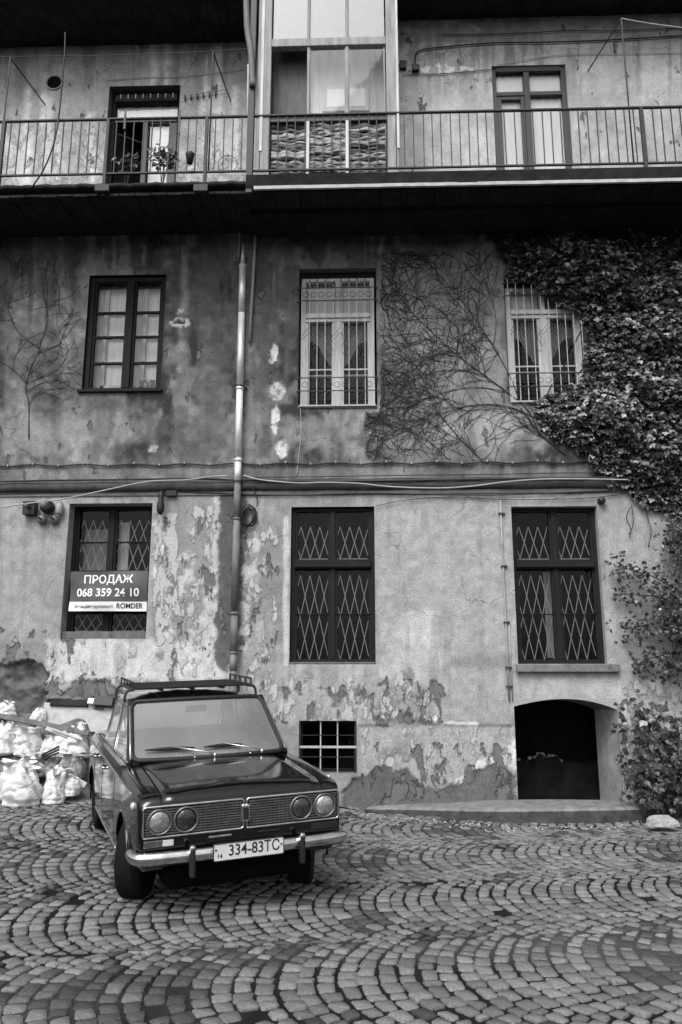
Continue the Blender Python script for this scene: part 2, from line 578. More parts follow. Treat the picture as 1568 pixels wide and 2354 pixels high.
def sett_mesh(c, top, tone, seed):
    """c: four ground corners; returns verts (12) for a worn stone"""
    c = np.asarray(c); m = c.mean(0)
    e = []
    for k in range(4):                          # worn corners
        f1, f2 = rng.uniform(.08, .2, 2)
        e += [c[k] + (c[k - 1] - c[k]) * f1, c[k] + (c[(k + 1) % 4] - c[k]) * f2]
    c = np.array(e)
    out = []
    for k, (g, dz) in enumerate(((0.925, 0.0), (1.0, -0.007), (1.0, -0.05))):
        for p in c:
            out.append((m[0] + (p[0] - m[0]) * g, m[1] + (p[1] - m[1]) * g, top + dz))
    # uneven, slightly domed top
    o = np.array(out)
    o[0:8, 2] += np.repeat(rng.normal(0, 0.002, 4), 2)
    return np.vstack([o, [[m[0], m[1], top + 0.003]]])


SETT_F = [(k, (k + 1) % 8, 24) for k in range(8)] + \
    [(a + k, a + k + 8, a + (k + 1) % 8 + 8, a + (k + 1) % 8) for a in (0, 8) for k in range(8)]
stones = []
nph = 14
PHX = PHM + 0.075
_pt = np.linspace(-PHX, PHX, 400)
_cw = np.cumsum(1 / np.cos(_pt)); _cw = (_cw - _cw[0]) / (_cw[-1] - _cw[0])
for lane in range(-4, 7):
    vc = v_off + LW * (lane + 0.5)
    for row in range(-74, 74):
        ph0 = rng.uniform(0, 1)
        u0 = row * SP + 0.004 * rng.normal()
        edges = np.interp(np.concatenate([[0], np.sort((np.arange(1, nph) + (ph0 - 0.5) * 0.8 + rng.normal(0, 0.13, nph - 1)) / nph), [1]]), _cw, _pt)
        for k in range(nph):
            p1, p2 = edges[k], edges[k + 1]
            if p2 - p1 < 0.05:
                continue
            cs = []
            gap = 0.006 + 0.005 * rng.random()
            w1 = p1 + gap * 1.28 / RA; w2 = p2 - gap * 1.28 / RA; gap *= .85
            for ph, du in ((w1, gap), (w1, SP * math.cos(p1) - gap), (w2, SP * math.cos(p2) - gap), (w2, gap)):
                u = u0 - RA * (math.cos(ph) - math.cos(PHM)) + du * math.cos(ph) + rng.normal(0, 0.0065)
                v = RA * math.sin(ph) - du * math.sin(ph)
                v = vc + max(-LW / 2 + gap, min(LW / 2 - gap, v)) + rng.normal(0, 0.006)
                cs.append((u * ux - v * uy, u * uy + v * ux))
            m = np.mean(cs, 0)
            c_ = np.array(cs)
            if abs((c_[2] - c_[0])[0] * (c_[3] - c_[1])[1] - (c_[2] - c_[0])[1] * (c_[3] - c_[1])[0]) < 0.0045:
                continue
            if m[1] > -0.08 or m[1] < -8.0 or abs(m[0]) > 6.6:
                continue
            d = m[1] + 11
            if abs(m[0]) > 0.47 * d + 0.9:
                continue
            stones.append((np.array(cs), m))
MC = np.array([s[1] for s in stones])
hh = ground_h(MC[:, 0], MC[:, 1])
clus = fbm(MC[:, 0] * 1.6, MC[:, 1] * 1.6, 77, 3)
big = fbm(MC[:, 0] * 0.6, MC[:, 1] * 0.6, 78, 3)
pxs, pys = proj(np.column_stack([MC, hh]))
areas = np.array([abs((s[0][2] - s[0][0])[0] * (s[0][3] - s[0][1])[1] - (s[0][2] - s[0][0])[1] * (s[0][3] - s[0][1])[0]) for s in stones])
score = areas / (MC[:, 1] + 11) ** 3
score[(pxs < 8) | (pxs > 1560) | (pys > 2335)] = 0
best = set(np.argsort(-score)[:300].tolist())
allv = []; allf = []; allt = []
for i, (cs, m) in enumerate(stones):
    if rng.random() < 0.012:
        continue
    tone = 0.148 * rng.uniform(0.68, 1.25) * (0.8 + 0.45 * big[i])
    if rng.random() < 0.03 + 0.6 * float(sstep(0.55, 0.66, clus[i])):
        tone *= rng.uniform(0.3, 0.5)
    vv = sett_mesh(cs, hh[i] + rng.normal(0, 0.0028), tone, i)
    if i in best:
        me = bpy.data.meshes.new('cobblestone')
        o3 = np.array([m[0], m[1], hh[i]])
        me.from_pydata((vv - o3).tolist(), [], SETT_F)
        me.polygons.foreach_set('use_smooth', [True] * 8 + [False] * 16)
        set_attr(me, 'tone', [tone] * 25)
        o = link('cobblestone', me, 'sett', ground)
        o.location = o3
    else:
        n = len(allv) * 25
        allv.append(vv); allf += [tuple(a + n for a in f) for f in SETT_F]; allt += [tone] * 25
me = bpy.data.meshes.new('cobblestones')
me.from_pydata(np.vstack(allv).tolist(), [], allf)
me.polygons.foreach_set('use_smooth', ([True] * 8 + [False] * 16) * len(allv))
set_attr(me, 'tone', allt)
o = link('cobblestones', me, 'sett', ground)
o['kind'] = 'stuff'

# ================================================================== THE HOUSE: WALL WITH OPENINGS
house = thing('apartment_building', 'old three storey house with peeling grey plaster and tall barred windows', 'building')


def rect(xlt, xrt, xlb, xrb, yt, yb, Y=0.0):
    a, b, c, d = onY(xlt, yt, Y), onY(xrt, yt, Y), onY(xlb, yb, Y), onY(xrb, yb, Y)
    return [(a[0] + c[0]) / 2, (b[0] + d[0]) / 2, (c[2] + d[2]) / 2, (a[2] + b[2]) / 2]


OP = {
    'A': rect(163, 351, 135, 335, 1157, 1468),
    'B': rect(668, 862, 667, 862, 1165, 1527),
    'C': rect(1178, 1377, 1188, 1391, 1164, 1528),
    'D': rect(208, 383, 186, 369, 632, 895),
    'E': rect(685, 865, 687, 867, 617, 934),
    'F': rect(1156, 1340, 1172, 1352, 640, 924),
    'G': rect(247, 413, 240, 405, 197, 440),
    'H': rect(1130, 1300, 1142, 1318, 150, 420),
    'K': rect(687, 820, 687, 820, 1657, 1778),
    'N': rect(1182, 1420, 1190, 1430, 1606, 1843),
}
# floor of the balcony storey
FLOOR3 = 8.46
OP['G'][2] = FLOOR3 + 0.02
OP['H'][2] = FLOOR3 + 0.02
WX0, WX1, WZ0, WZ1 = -7.4, 6.6, -0.3, 12.25
STEP = 0.021


def lines(a, b, ks):
    L_ = list(np.arange(a, b, STEP)) + [b]
    L_ = [t for t in L_ if all(abs(t - k) > STEP * 0.45 for k in ks)] + list(ks)
    return np.array(sorted(L_))


xs = lines(WX0, WX1, [v for r in OP.values() for v in r[:2]])
zs = lines(WZ0, WZ1, [v for r in OP.values() for v in r[2:]])
XX, ZZ = np.meshgrid(xs, zs, indexing='ij')
PX, PY = proj(np.stack([XX, np.zeros_like(XX), ZZ], -1))
shape = PX.shape


def fb(s, sx, sy, o=4):
    return fbm(PX / sx, PY / sy, s, o)


alb = np.full(shape, 0.36)
dep = np.zeros(shape)
wpx = {}
W1 = 9 * (fbm(PX / 7, PY / 7, 301, 3) - 0.5)
W2 = 9 * (fbm(PX / 7 + 40, PY / 7, 303, 3) - 0.5)


def warped(amp, sc, seed):
    k = (amp, sc, seed)
    if k not in wpx:
        wpx[k] = (PX + amp * 2.6 * (fbm(PX / sc, PY / sc, seed, 3) - 0.5) + W1 * min(1, amp / 6), PY + amp * 2.6 * (fbm(PX / sc + 50, PY / sc, seed + 3, 3) - 0.5) + W2 * min(1, amp / 6))
    return wpx[k]


def blob(cx, cy, rx, ry, soft=0.35, amp=12, sc=28, seed=1):
    a, b = warped(amp, sc, seed)
    d = np.sqrt(((a - cx) / rx) ** 2 + ((b - cy) / ry) ** 2)
    return sstep(1 + soft / 2, 1 - soft / 2, d)


def box_(x0, x1, y0, y1, soft=12, amp=10, sc=30, seed=2):
    a, b = warped(amp, sc, seed)
    return sstep(x0 - soft, x0 + soft, a) * sstep(x1 + soft, x1 - soft, a) * sstep(y0 - soft, y0 + soft, b) * sstep(y1 + soft, y1 - soft, b)


def poly(pts, soft=2.5, amp=7, sc=18, seed=3):
    A, B = warped(amp, sc, seed)
    P = np.array(pts, float)
    pad = amp + soft + 4
    sel = (PX > P[:, 0].min() - pad) & (PX < P[:, 0].max() + pad) & (PY > P[:, 1].min() - pad) & (PY < P[:, 1].max() + pad)
    a = A[sel]; b = B[sel]
    ins = np.zeros(a.shape, bool); dm = np.full(a.shape, 1e9)
    for i in range(len(P)):
        x1, y1 = P[i]; x2, y2 = P[(i + 1) % len(P)]
        c = ((y1 > b) != (y2 > b)) & (a < (x2 - x1) * (b - y1) / (y2 - y1 + 1e-9) + x1)
        ins ^= c
        t = np.clip(((a - x1) * (x2 - x1) + (b - y1) * (y2 - y1)) / ((x2 - x1) ** 2 + (y2 - y1) ** 2 + 1e-9), 0, 1)
        dm = np.minimum(dm, np.hypot(a - x1 - t * (x2 - x1), b - y1 - t * (y2 - y1)))
    out = np.zeros(shape)
    out[sel] = sstep(-soft, soft, np.where(ins, dm, -dm))
    return out


def paint(mask, val, k=1.0):
    global alb
    alb = alb + (val - alb) * mask * k


def peel(mask, d):
    global dep
    dep = np.maximum(dep, mask * d) if d > 0 else np.minimum(dep, mask * d)


n_big = fb(11, 170, 170); n_mid = fb(12, 55, 55); n_fine = fb(13, 16, 16); n_str = fb(14, 14, 190); n_str2 = fb(15, 30, 420)
# ---- storeys
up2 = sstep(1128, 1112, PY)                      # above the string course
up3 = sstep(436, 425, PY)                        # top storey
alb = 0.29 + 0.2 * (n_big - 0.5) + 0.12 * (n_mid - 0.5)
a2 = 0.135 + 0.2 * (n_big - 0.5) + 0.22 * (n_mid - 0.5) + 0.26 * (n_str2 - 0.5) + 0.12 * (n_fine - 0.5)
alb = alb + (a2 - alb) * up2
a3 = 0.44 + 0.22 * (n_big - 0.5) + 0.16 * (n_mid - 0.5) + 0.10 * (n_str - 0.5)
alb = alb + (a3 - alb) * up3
# ---- top storey
left3 = sstep(600, 560, PX) * up3
paint(left3 * (0.5 + 0.5 * n_str), 0.25, 0.65)
for cx, w, y0, y1 in ((318, 9, 95, 270), (352, 9, 95, 330), (383, 7, 100, 220), (500, 14, 90, 300), (108, 12, 170, 420), (133, 7, 300, 420), (470, 8, 130, 260), (62, 8, 200, 420), (210, 7, 260, 420), (540, 8, 200, 400)):
    paint(box_(cx - w, cx + w, y0, y1, 7, 6, 40, 21) * up3, 0.66, 0.8)
paint(sstep(260, 330, PY) * left3 * sstep(0.35, 0.6, n_mid), 0.65, 0.6)
paint(sstep(0.5, 0.62, n_str) * sstep(300, 120, PY) * up3, 0.16, 0.6)  # dark streaks gathering at the top, painted to deepen the eaves shade
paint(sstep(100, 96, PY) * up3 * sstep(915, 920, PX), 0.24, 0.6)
paint(box_(935, 1108, 130, 158, 5, 5, 20, 22) * up3, 0.5, 0.45)
paint(blob(1020, 160, 75, 7, 0.5, 6, 14, 23) * up3, 0.8, 1.0)
paint(box_(918, 940, 160, 400, 6, 8, 30, 24) * up3, 0.55, 0.6)
ring = np.abs(np.sqrt(((warped(8, 20, 25)[0] - 1028) / 82) ** 2 + ((warped(8, 20, 25)[1] - 80) / 30) ** 2) - 1)
paint(sstep(0.16, 0.05, ring) * sstep(0.42, 0.6, n_fine), 0.5, 0.7)
rv = np.sqrt((PX - 125) ** 2 + (PY - 188) ** 2)
paint(sstep(42, 26, rv + 10 * (n_fine - 0.5)), 0.36, 0.6)
# ---- middle storey
m2 = up2 * (1 - up3)
paint(m2 * sstep(0.5, 0.62, n_str + 0.12 * sstep(760, 560, PY) - 0.06) * sstep(900, 620, PY + 240 * (n_str2 - 0.5)), 0.08, 0.75)  # dark drip streaks, painted thicker toward the balcony to carry its shade
for cx, w, y0, y1 in ((262, 5, 545, 610), (292, 6, 555, 630), (330, 4, 560, 610), (425, 7, 560, 720), (470, 5, 560, 620), (878, 6, 540, 640), (690, 5, 585, 610)):
    paint(box_(cx - w, cx + w, y0, y1, 5, 5, 25, 31) * m2, 0.27, 0.8)
paint(m2 * box_(870, 1160, 590, 1060, 20, 14, 50, 32), 0.25, 0.65)
paint(m2 * blob(1150, 985, 160, 42, 0.7, 16, 40, 33), 0.36, 0.7)
paint(m2 * blob(230, 985, 130, 38, 0.8, 18, 40, 34), 0.29, 0.75)
paint(m2 * blob(60, 1000, 70, 45, 0.8, 18, 40, 35), 0.27, 0.6)
paint(m2 * box_(588, 622, 560, 1060, 9, 9, 60, 36), 0.095, 0.85)
paint(m2 * box_(648, 684, 560, 800, 8, 10, 50, 37), 0.105, 0.8)
paint(m2 * box_(565, 580, 560, 1060, 5, 6, 40, 38), 0.24, 0.6)
paint(m2 * box_(440, 530, 560, 1050, 20, 16, 60, 39), 0.14, 0.55)
paint(m2 * blob(700, 990, 60, 36, 0.6, 14, 30, 40), 0.27, 0.6)
crack = poly([(418, 690), (434, 700), (425, 760), (437, 790), (415, 850), (395, 905), (372, 950), (360, 1000), (352, 1035), (340, 1030), (352, 985), (368, 930), (392, 880), (408, 820), (414, 760)], 3, 7, 16, 41)
paint(m2 * crack * (0.3 + 0.7 * sstep(.4, .6, n_fine)), 0.27, 0.55)
for cx, cy, rx, ry in ((627, 815, 9, 24), (636, 900, 19, 22), (632, 955, 12, 20), (648, 1030, 14, 22), (414, 717, 7, 5), (350, 1030, 10, 8), (632, 985, 6, 10)):
    mk = blob(cx, cy, rx, ry, 0.25, 5, 9, 42)
    paint(m2 * mk * (0.35 + 0.65 * sstep(.35, .5, n_fine)), 0.58, 1.0); peel(mk, 0.012)
paint(m2 * blob(413, 742, 22, 9, 0.3, 4, 9, 43), 0.55, 1.0)
mk = blob(411, 741, 15, 5, 0.3, 4, 9, 43)
paint(m2 * mk, 0.06, 1.0); peel(mk, 0.03)
paint(m2 * sstep(1075, 1082, PY), 0.2, 0.5)
# ---- ground storey
g1 = 1 - up2
paint(g1 * box_(-300, 150, 1180, 1480, 20, 14, 60, 51), 0.31, 0.6)
paint(g1 * box_(105, 535, 1470, 1565, 8, 12, 30, 52), 0.54, 0.9)
paint(g1 * box_(352, 530, 1140, 1475, 10, 10, 40, 53), 0.27, 0.75)
paint(g1 * poly([(352, 1185), (385, 1180), (392, 1240), (408, 1270), (398, 1330), (390, 1400), (405, 1470), (350, 1480)], 3, 10, 22, 54) * sstep(0.36, 0.5, n_fine), 0.56, 0.95)
paint(g1 * poly([(492, 1128), (506, 1128), (506, 1250), (500, 1330), (500, 1420), (505, 1560), (430, 1560), (440, 1440), (470, 1400), (478, 1320), (488, 1250)], 3, 8, 25, 55), 0.5, 0.8)
paint(g1 * blob(415, 1320, 30, 60, 0.5, 14, 26, 56) * sstep(0.42, 0.58, n_fine), 0.5, 0.8)
paint(g1 * blob(398, 1365, 8, 40, 0.5, 8, 20, 57), 0.14, 0.8)
paint(g1 * blob(375, 1505, 22, 24, 0.5, 12, 18, 58) * sstep(0.42, 0.55, n_fine), 0.17, 0.85)
paint(g1 * blob(360, 1240, 9, 60, 0.5, 10, 18, 59) * sstep(0.5, 0.6, n_fine), 0.2, 0.7)
pipe_dark = g1 * poly([(505, 1122), (566, 1122), (570, 1240), (562, 1330), (552, 1470), (524, 1548), (494, 1525), (496, 1440), (499, 1330), (504, 1220)], 4, 8, 26, 60)
paint(pipe_dark, 0.095, 0.95)  # ragged dark strip beside the downpipe
paint(g1 * poly([(560, 1240), (590, 1215), (600, 1260), (580, 1330), (575, 1430), (560, 1520), (555, 1400)], 3, 9, 16, 61) * sstep(0.4, 0.5, n_fine), 0.5, 0.85)
paint(g1 * box_(592, 606, 1135, 1540, 5, 7, 22, 62) * sstep(0.4, 0.6, n_str), 0.5, 0.5)
paint(g1 * box_(632, 655, 1160, 1470, 8, 8, 30, 63), 0.23, 0.6)
paint(g1 * box_(652, 664, 1185, 1530, 2, 2, 30, 64), 0.52, 0.8)
paint(g1 * box_(560, 850, 1560, 1660, 14, 14, 30, 65) * (0.4 + 0.6 * n_mid), 0.44, 0.7)
# middle and right: even coat, dirt smear, white efflorescence
paint(g1 * box_(868, 1160, 1150, 1480, 10, 8, 40, 66), 0.37, 0.75)
paint(g1 * blob(970, 1470, 60, 55, 0.9, 22, 40, 67), 0.53, 0.75)
paint(g1 * blob(900, 1530, 120, 25, 0.9, 22, 40, 68), 0.48, 0.6)
paint(g1 * box_(1035, 1175, 1508, 1533, 8, 8, 30, 69), 0.2, 0.75)
paint(g1 * box_(960, 1160, 1545, 1660, 14, 14, 30, 70), 0.36, 0.6)
paint(g1 * box_(1180, 1440, 1552, 1640, 6, 4, 30, 71), 0.4, 0.85)
paint(g1 * sstep(1390, 1400, PX) * sstep(1560, 1530, PY), 0.34, 0.6)
paint(g1 * box_(1425, 1600, 1560, 1850, 12, 14, 30, 72) * n_mid, 0.5, 0.8)
for cx, cy, rx, ry, v in ((775, 1605, 14, 16, 0.12), (765, 1592, 9, 8, 0.14), (825, 1600, 5, 28, 0.16), (895, 1630, 26, 26, 0.2), (940, 1560, 12, 22, 0.2), (880, 1570, 9, 9, 0.12), (1420, 1640, 16, 12, 0.2), (1445, 1700, 14, 26, 0.25), (960, 1620, 24, 26, 0.24), (700, 1560, 18, 16, 0.25), (620, 1600, 14, 30, 0.28)):
    mk = blob(cx, cy, rx, ry, 0.4, 10, 14, 73 + int(cx) % 5)
    paint(g1 * mk, v, 0.85); peel(mk, 0.008)
mk = poly([(880, 1640), (920, 1630), (960, 1650), (1010, 1664), (1090, 1667), (890, 1667)], 2, 5, 14, 80)
paint(mk, 0.2, 0.85); peel(mk, 0.014)
paint(poly([(985, 1650), (1000, 1646), (1020, 1658), (1100, 1662), (1100, 1667), (1015, 1666)], 2, 3, 14, 81), 0.7, 0.9)
# plinth below the crack line: slightly set back, mottled
pl = sstep(1668, 1670, PY + 3 * (n_mid - 0.5)) * sstep(818, 826, PX) * sstep(1190, 1180, PX)
peel(pl, 0.018)
paint(pl, 0.42, 0.6)
paint(pl * sstep(0.5, 0.62, n_fine) * sstep(0.4, 0.6, n_mid), 0.24, 0.8)
paint(pl * blob(905, 1745, 40, 30, 0.6, 16, 18, 82) * sstep(0.45, 0.55, n_fine), 0.16, 0.8)
bare = poly([(800, 1800), (850, 1775), (880, 1755), (905, 1775), (935, 1765), (960, 1790), (975, 1812), (1010, 1822), (1040, 1800), (1078, 1802), (1088, 1775), (1120, 1765), (1150, 1752), (1172, 1772), (1188, 1778), (1188, 1860), (790, 1860)], 2, 9, 20, 83)
paint(bare, 0.115 + 0.06 * (n_mid - 0.5), 0.95); peel(bare, 0.03)
rim = poly([(1085, 1770), (1110, 1745), (1140, 1735), (1165, 1730), (1180, 1700), (1186, 1705), (1186, 1772), (1170, 1768), (1150, 1746), (1120, 1760), (1088, 1778), (1072, 1800), (1040, 1796), (1045, 1785), (1075, 1785)], 2, 5, 12, 84)
paint(rim * (1 - bare), 0.62, 0.9)
paint(box_(780, 1190, 1815, 1860, 10, 8, 20, 85), 0.13, 0.6)
# bare masonry at the lower left
hump = poly([(-60, 1540), (-10, 1530), (20, 1526), (45, 1519), (75, 1518), (98, 1530), (108, 1552), (106, 1600), (98, 1640), (104, 1700), (-60, 1700)], 2, 5, 16, 86)
paint(box_(-80, 112, 1478, 1540, 8, 8, 24, 87), 0.23, 0.8)
paint(hump, 0.1 + 0.13 * (n_fine - 0.5) + 0.1 * (n_mid - 0.5), 1.0)
peel(hump, 0.07)
dep = dep + hump * 0.05 * (fb(88, 22, 18, 3) - 0.5) * 2
gb = poly([(110, 1612), (150, 1590), (165, 1572), (190, 1563), (245, 1562), (262, 1580), (300, 1600), (300, 1690), (110, 1690)], 2, 6, 14, 89)
paint(gb, 0.14 + 0.1 * (n_fine - 0.5), 0.95); peel(gb, 0.02)
paint(poly([(108, 1598), (130, 1594), (160, 1604), (240, 1606), (240, 1625), (108, 1625)], 2, 5, 12, 90), 0.06, 0.85)
paint(g1 * box_(60, 175, 1455, 1500, 8, 10, 20, 91) * sstep(0.5, 0.6, n_fine), 0.2, 0.6)
# flaking limewash low on the ground storey
flw = np.zeros(shape); fld = np.zeros(shape)


def setw(m, v):
    global flw
    flw = np.maximum(flw, m * v)


def setd(m, v):
    global fld
    fld = np.maximum(fld, m * v)


paint(g1 * sstep(.54, .66, n_str) * sstep(.4, .6, n_big), 0.2, 0.4)
setw(g1 * box_(352, 412, 1175, 1490, 14, 10, 40, 53), .72)
setw(g1 * box_(412, 500, 1150, 1560, 16, 10, 40, 53), .5)
setw(g1 * box_(556, 640, 1180, 1560, 16, 10, 40, 53), .52)
setw(g1 * box_(560, 1000, 1540, 1670, 18, 10, 40, 53), .5)
setw(pl, .46)
setw(g1 * box_(1420, 1600, 1560, 1860, 18, 10, 40, 53), .56)
setw(g1 * box_(100, 350, 1470, 1600, 18, 10, 40, 53), .45)
setw(up3 * sstep(600, 560, PX) * sstep(180, 320, PY), .5)
setw(up3 * box_(930, 1130, 110, 200, 14, 10, 30, 53), .5)
setw(m2 * box_(600, 665, 780, 1060, 14, 10, 30, 53), .34)
setd(g1 * box_(350, 660, 1180, 1600, 18, 10, 40, 53), .43)
setd(g1 * box_(560, 860, 1560, 1670, 18, 10, 40, 53), .47)
setd(g1 * box_(840, 1030, 1545, 1670, 18, 10, 40, 53), .52)
setd(pl * box_(810, 1190, 1700, 1860, 18, 10, 40, 53), .5)
setd(g1 * box_(1410, 1600, 1600, 1860, 18, 10, 40, 53), .5)
setd(g1 * box_(-100, 180, 1440, 1540, 18, 10, 40, 53), .52)
setd(g1 * box_(100, 330, 1545, 1640, 12, 10, 40, 53), .5)
setd(m2, .33)
setd(up3, .31)
flw = flw * (1 - bare) * (1 - hump) * (1 - pipe_dark) * (1 - gb)
fl = 0 * g1 * sstep(1535, 1570, PY) * sstep(0.53, 0.58, fb(95, 34, 26, 4))
paint(fl * sstep(560, 600, PX) * sstep(1185, 1150, PX), 0.25, 0.75); peel(fl * sstep(560, 600, PX) * sstep(1185, 1150, PX), 0.006)
fl2 = 0 * g1 * sstep(0.56, 0.60, fb(96, 22, 34, 4)) * sstep(350, 365, PX) * sstep(660, 640, PX)
paint(fl2, 0.6, 0.6)
fl3 = 0 * g1 * sstep(0.57, 0.61, fb(97, 20, 40, 4)) * sstep(350, 365, PX) * sstep(660, 640, PX)
paint(fl3, 0.17, 0.6); peel(fl3, 0.006)
fl4 = m2 * sstep(0.55, 0.63, fb(98, 70, 90, 4))
paint(fl4, 0.27, 0.45)
fl5 = m2 * sstep(0.56, 0.63, fb(99, 60, 110, 4))
paint(fl5, 0.09, 0.5)
# general fine mottling
alb = alb * (0.72 + 0.56 * n_fine) * (0.9 + 0.2 * fb(92, 6, 6, 2))
alb = np.clip(alb, 0.04, 0.8)
dep = dep + 0.006 * (n_mid - 0.5) + 0.003 * (n_fine - 0.5)
inside = np.zeros((len(xs) - 1, len(zs) - 1), bool)
xc = (xs[:-1] + xs[1:]) / 2; zc = (zs[:-1] + zs[1:]) / 2
for k, r in OP.items():
    fd = np.maximum(np.maximum(r[0] - XX, XX - r[1]), np.maximum(r[2] - ZZ, ZZ - r[3]))
    dep = dep * sstep(0.0, 0.05, fd)
    inside |= ((xc > r[0]) & (xc < r[1]))[:, None] & ((zc > r[2]) & (zc < r[3]))[None, :]
nx, nz = shape
idx = np.arange(nx * nz).reshape(shape)
keep = ~inside
f4 = np.stack([idx[:-1, :-1][keep], idx[1:, :-1][keep], idx[1:, 1:][keep], idx[:-1, 1:][keep]], -1)
used = np.zeros(nx * nz, bool); used[f4.ravel()] = True
remap = np.cumsum(used) - 1
vv = np.stack([XX.ravel(), dep.ravel(), ZZ.ravel()], -1)[used]
me = bpy.data.meshes.new('wall')
me.from_pydata(vv.tolist(), [], remap[f4].tolist())
me.polygons.foreach_set('use_smooth', [True] * len(f4))
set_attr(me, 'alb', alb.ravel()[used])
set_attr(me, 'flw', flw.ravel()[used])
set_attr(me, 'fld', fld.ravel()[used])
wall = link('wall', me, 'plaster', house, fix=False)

# returns (reveals) of the openings
REV = {'A': 0.30, 'B': 0.16, 'C': 0.20, 'D': 0.18, 'E': 0.22, 'F': 0.20, 'G': 0.26, 'H': 0.14, 'K': 0.30}


def ring_box(r, y0, y1, sides='LRTB'):
    m = MB()
    x0, x1, z0, z1 = r
    if 'L' in sides: m.add([(x0, y0, z0), (x0, y1, z0), (x0, y1, z1), (x0, y0, z1)], [(0, 1, 2, 3)])
    if 'R' in sides: m.add([(x1, y0, z0), (x1, y0, z1), (x1, y1, z1), (x1, y1, z0)], [(0, 1, 2, 3)])
    if 'T' in sides: m.add([(x0, y0, z1), (x0, y1, z1), (x1, y1, z1), (x1, y0, z1)], [(0, 1, 2, 3)])
    if 'B' in sides: m.add([(x0, y0, z0), (x1, y0, z0), (x1, y1, z0), (x0, y1, z0)], [(0, 1, 2, 3)])
    return m


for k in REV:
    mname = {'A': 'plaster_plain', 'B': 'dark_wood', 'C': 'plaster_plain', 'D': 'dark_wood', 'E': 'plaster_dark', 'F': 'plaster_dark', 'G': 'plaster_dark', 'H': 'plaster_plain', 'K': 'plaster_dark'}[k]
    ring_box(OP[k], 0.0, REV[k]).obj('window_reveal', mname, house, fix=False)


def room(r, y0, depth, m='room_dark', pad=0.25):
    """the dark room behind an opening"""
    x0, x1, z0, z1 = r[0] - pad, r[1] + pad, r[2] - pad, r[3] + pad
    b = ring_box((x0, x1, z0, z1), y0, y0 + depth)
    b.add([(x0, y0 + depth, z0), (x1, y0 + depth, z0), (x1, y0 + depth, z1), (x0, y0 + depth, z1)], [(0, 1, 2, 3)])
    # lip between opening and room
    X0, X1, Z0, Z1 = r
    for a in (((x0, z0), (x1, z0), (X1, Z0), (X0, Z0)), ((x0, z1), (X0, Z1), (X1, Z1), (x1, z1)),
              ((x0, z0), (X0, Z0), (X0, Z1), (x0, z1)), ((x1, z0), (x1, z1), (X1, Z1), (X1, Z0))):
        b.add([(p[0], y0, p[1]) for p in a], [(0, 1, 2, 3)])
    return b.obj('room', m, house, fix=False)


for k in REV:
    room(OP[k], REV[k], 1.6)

# ------------------------------------------------------------------ the arched opening
r = OP['N']
x0, x1, z0, z1 = r
zl = onY(1183, 1624)[2]; zr = onY(1422, 1632)[2]
na = 28


def arch_z(t):
    base = zl + (zr - zl) * t
    return base + (z1 - 0.004 - max(zl, zr)) * (1 - (2 * t - 1) ** 2) + (max(zl, zr) - base) * (1 - (2 * t - 1) ** 2)


ax = np.linspace(x0, x1, na)
az = np.array([arch_z(t) for t in np.linspace(0, 1, na)])
m = MB()
for i in range(na - 1):
    m.add([(ax[i], 0, az[i]), (ax[i + 1], 0, az[i + 1]), (ax[i + 1], 0, z1), (ax[i], 0, z1)], [(0, 1, 2, 3)])
me = m.mesh('arch_spandrel')
set_attr(me, 'alb', [0.33] * len(me.vertices))
link('arch_spandrel', me, 'plaster', house, fix=False)
m = MB()
SPL = 0.09                                       # the right cheek is splayed
dy = 0.75
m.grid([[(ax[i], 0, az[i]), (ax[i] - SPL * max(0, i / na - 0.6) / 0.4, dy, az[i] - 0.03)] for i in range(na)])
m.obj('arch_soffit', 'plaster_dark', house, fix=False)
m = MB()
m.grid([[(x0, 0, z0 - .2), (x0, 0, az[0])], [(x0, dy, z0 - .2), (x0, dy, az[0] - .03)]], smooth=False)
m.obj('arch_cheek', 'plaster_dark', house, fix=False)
m = MB()
rows = []
for k in range(9):
    z = z0 - .2 + (az[-1] - z0 + .2) * k / 8
    rows.append([(x1 + 0.01 * math.sin(k * 2.1), 0, z), (x1 - SPL * 0.5 + 0.02 * math.sin(k * 1.3), dy * .45, z), (x1 - SPL, dy, z)])
m.grid(rows)
m.obj('arch_cheek', 'plaster_plain', house, fix=False)
# cellar behind
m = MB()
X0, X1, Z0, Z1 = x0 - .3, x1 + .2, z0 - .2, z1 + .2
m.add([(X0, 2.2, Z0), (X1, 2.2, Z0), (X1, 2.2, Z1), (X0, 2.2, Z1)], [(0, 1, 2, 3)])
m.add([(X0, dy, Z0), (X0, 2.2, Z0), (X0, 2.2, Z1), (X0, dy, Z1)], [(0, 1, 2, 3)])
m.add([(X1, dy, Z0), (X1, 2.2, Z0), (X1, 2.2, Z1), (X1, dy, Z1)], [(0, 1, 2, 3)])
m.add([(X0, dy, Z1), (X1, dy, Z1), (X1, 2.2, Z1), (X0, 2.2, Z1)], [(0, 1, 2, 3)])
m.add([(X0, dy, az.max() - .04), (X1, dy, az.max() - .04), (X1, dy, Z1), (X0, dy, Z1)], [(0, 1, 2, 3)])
m.obj('cellar_wall', 'soot_shade', house, fix=False)
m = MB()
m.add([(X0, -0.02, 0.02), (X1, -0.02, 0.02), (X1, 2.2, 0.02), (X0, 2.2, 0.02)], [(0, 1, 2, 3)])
m.obj('cellar_floor', 'soot_shade', house, fix=False)
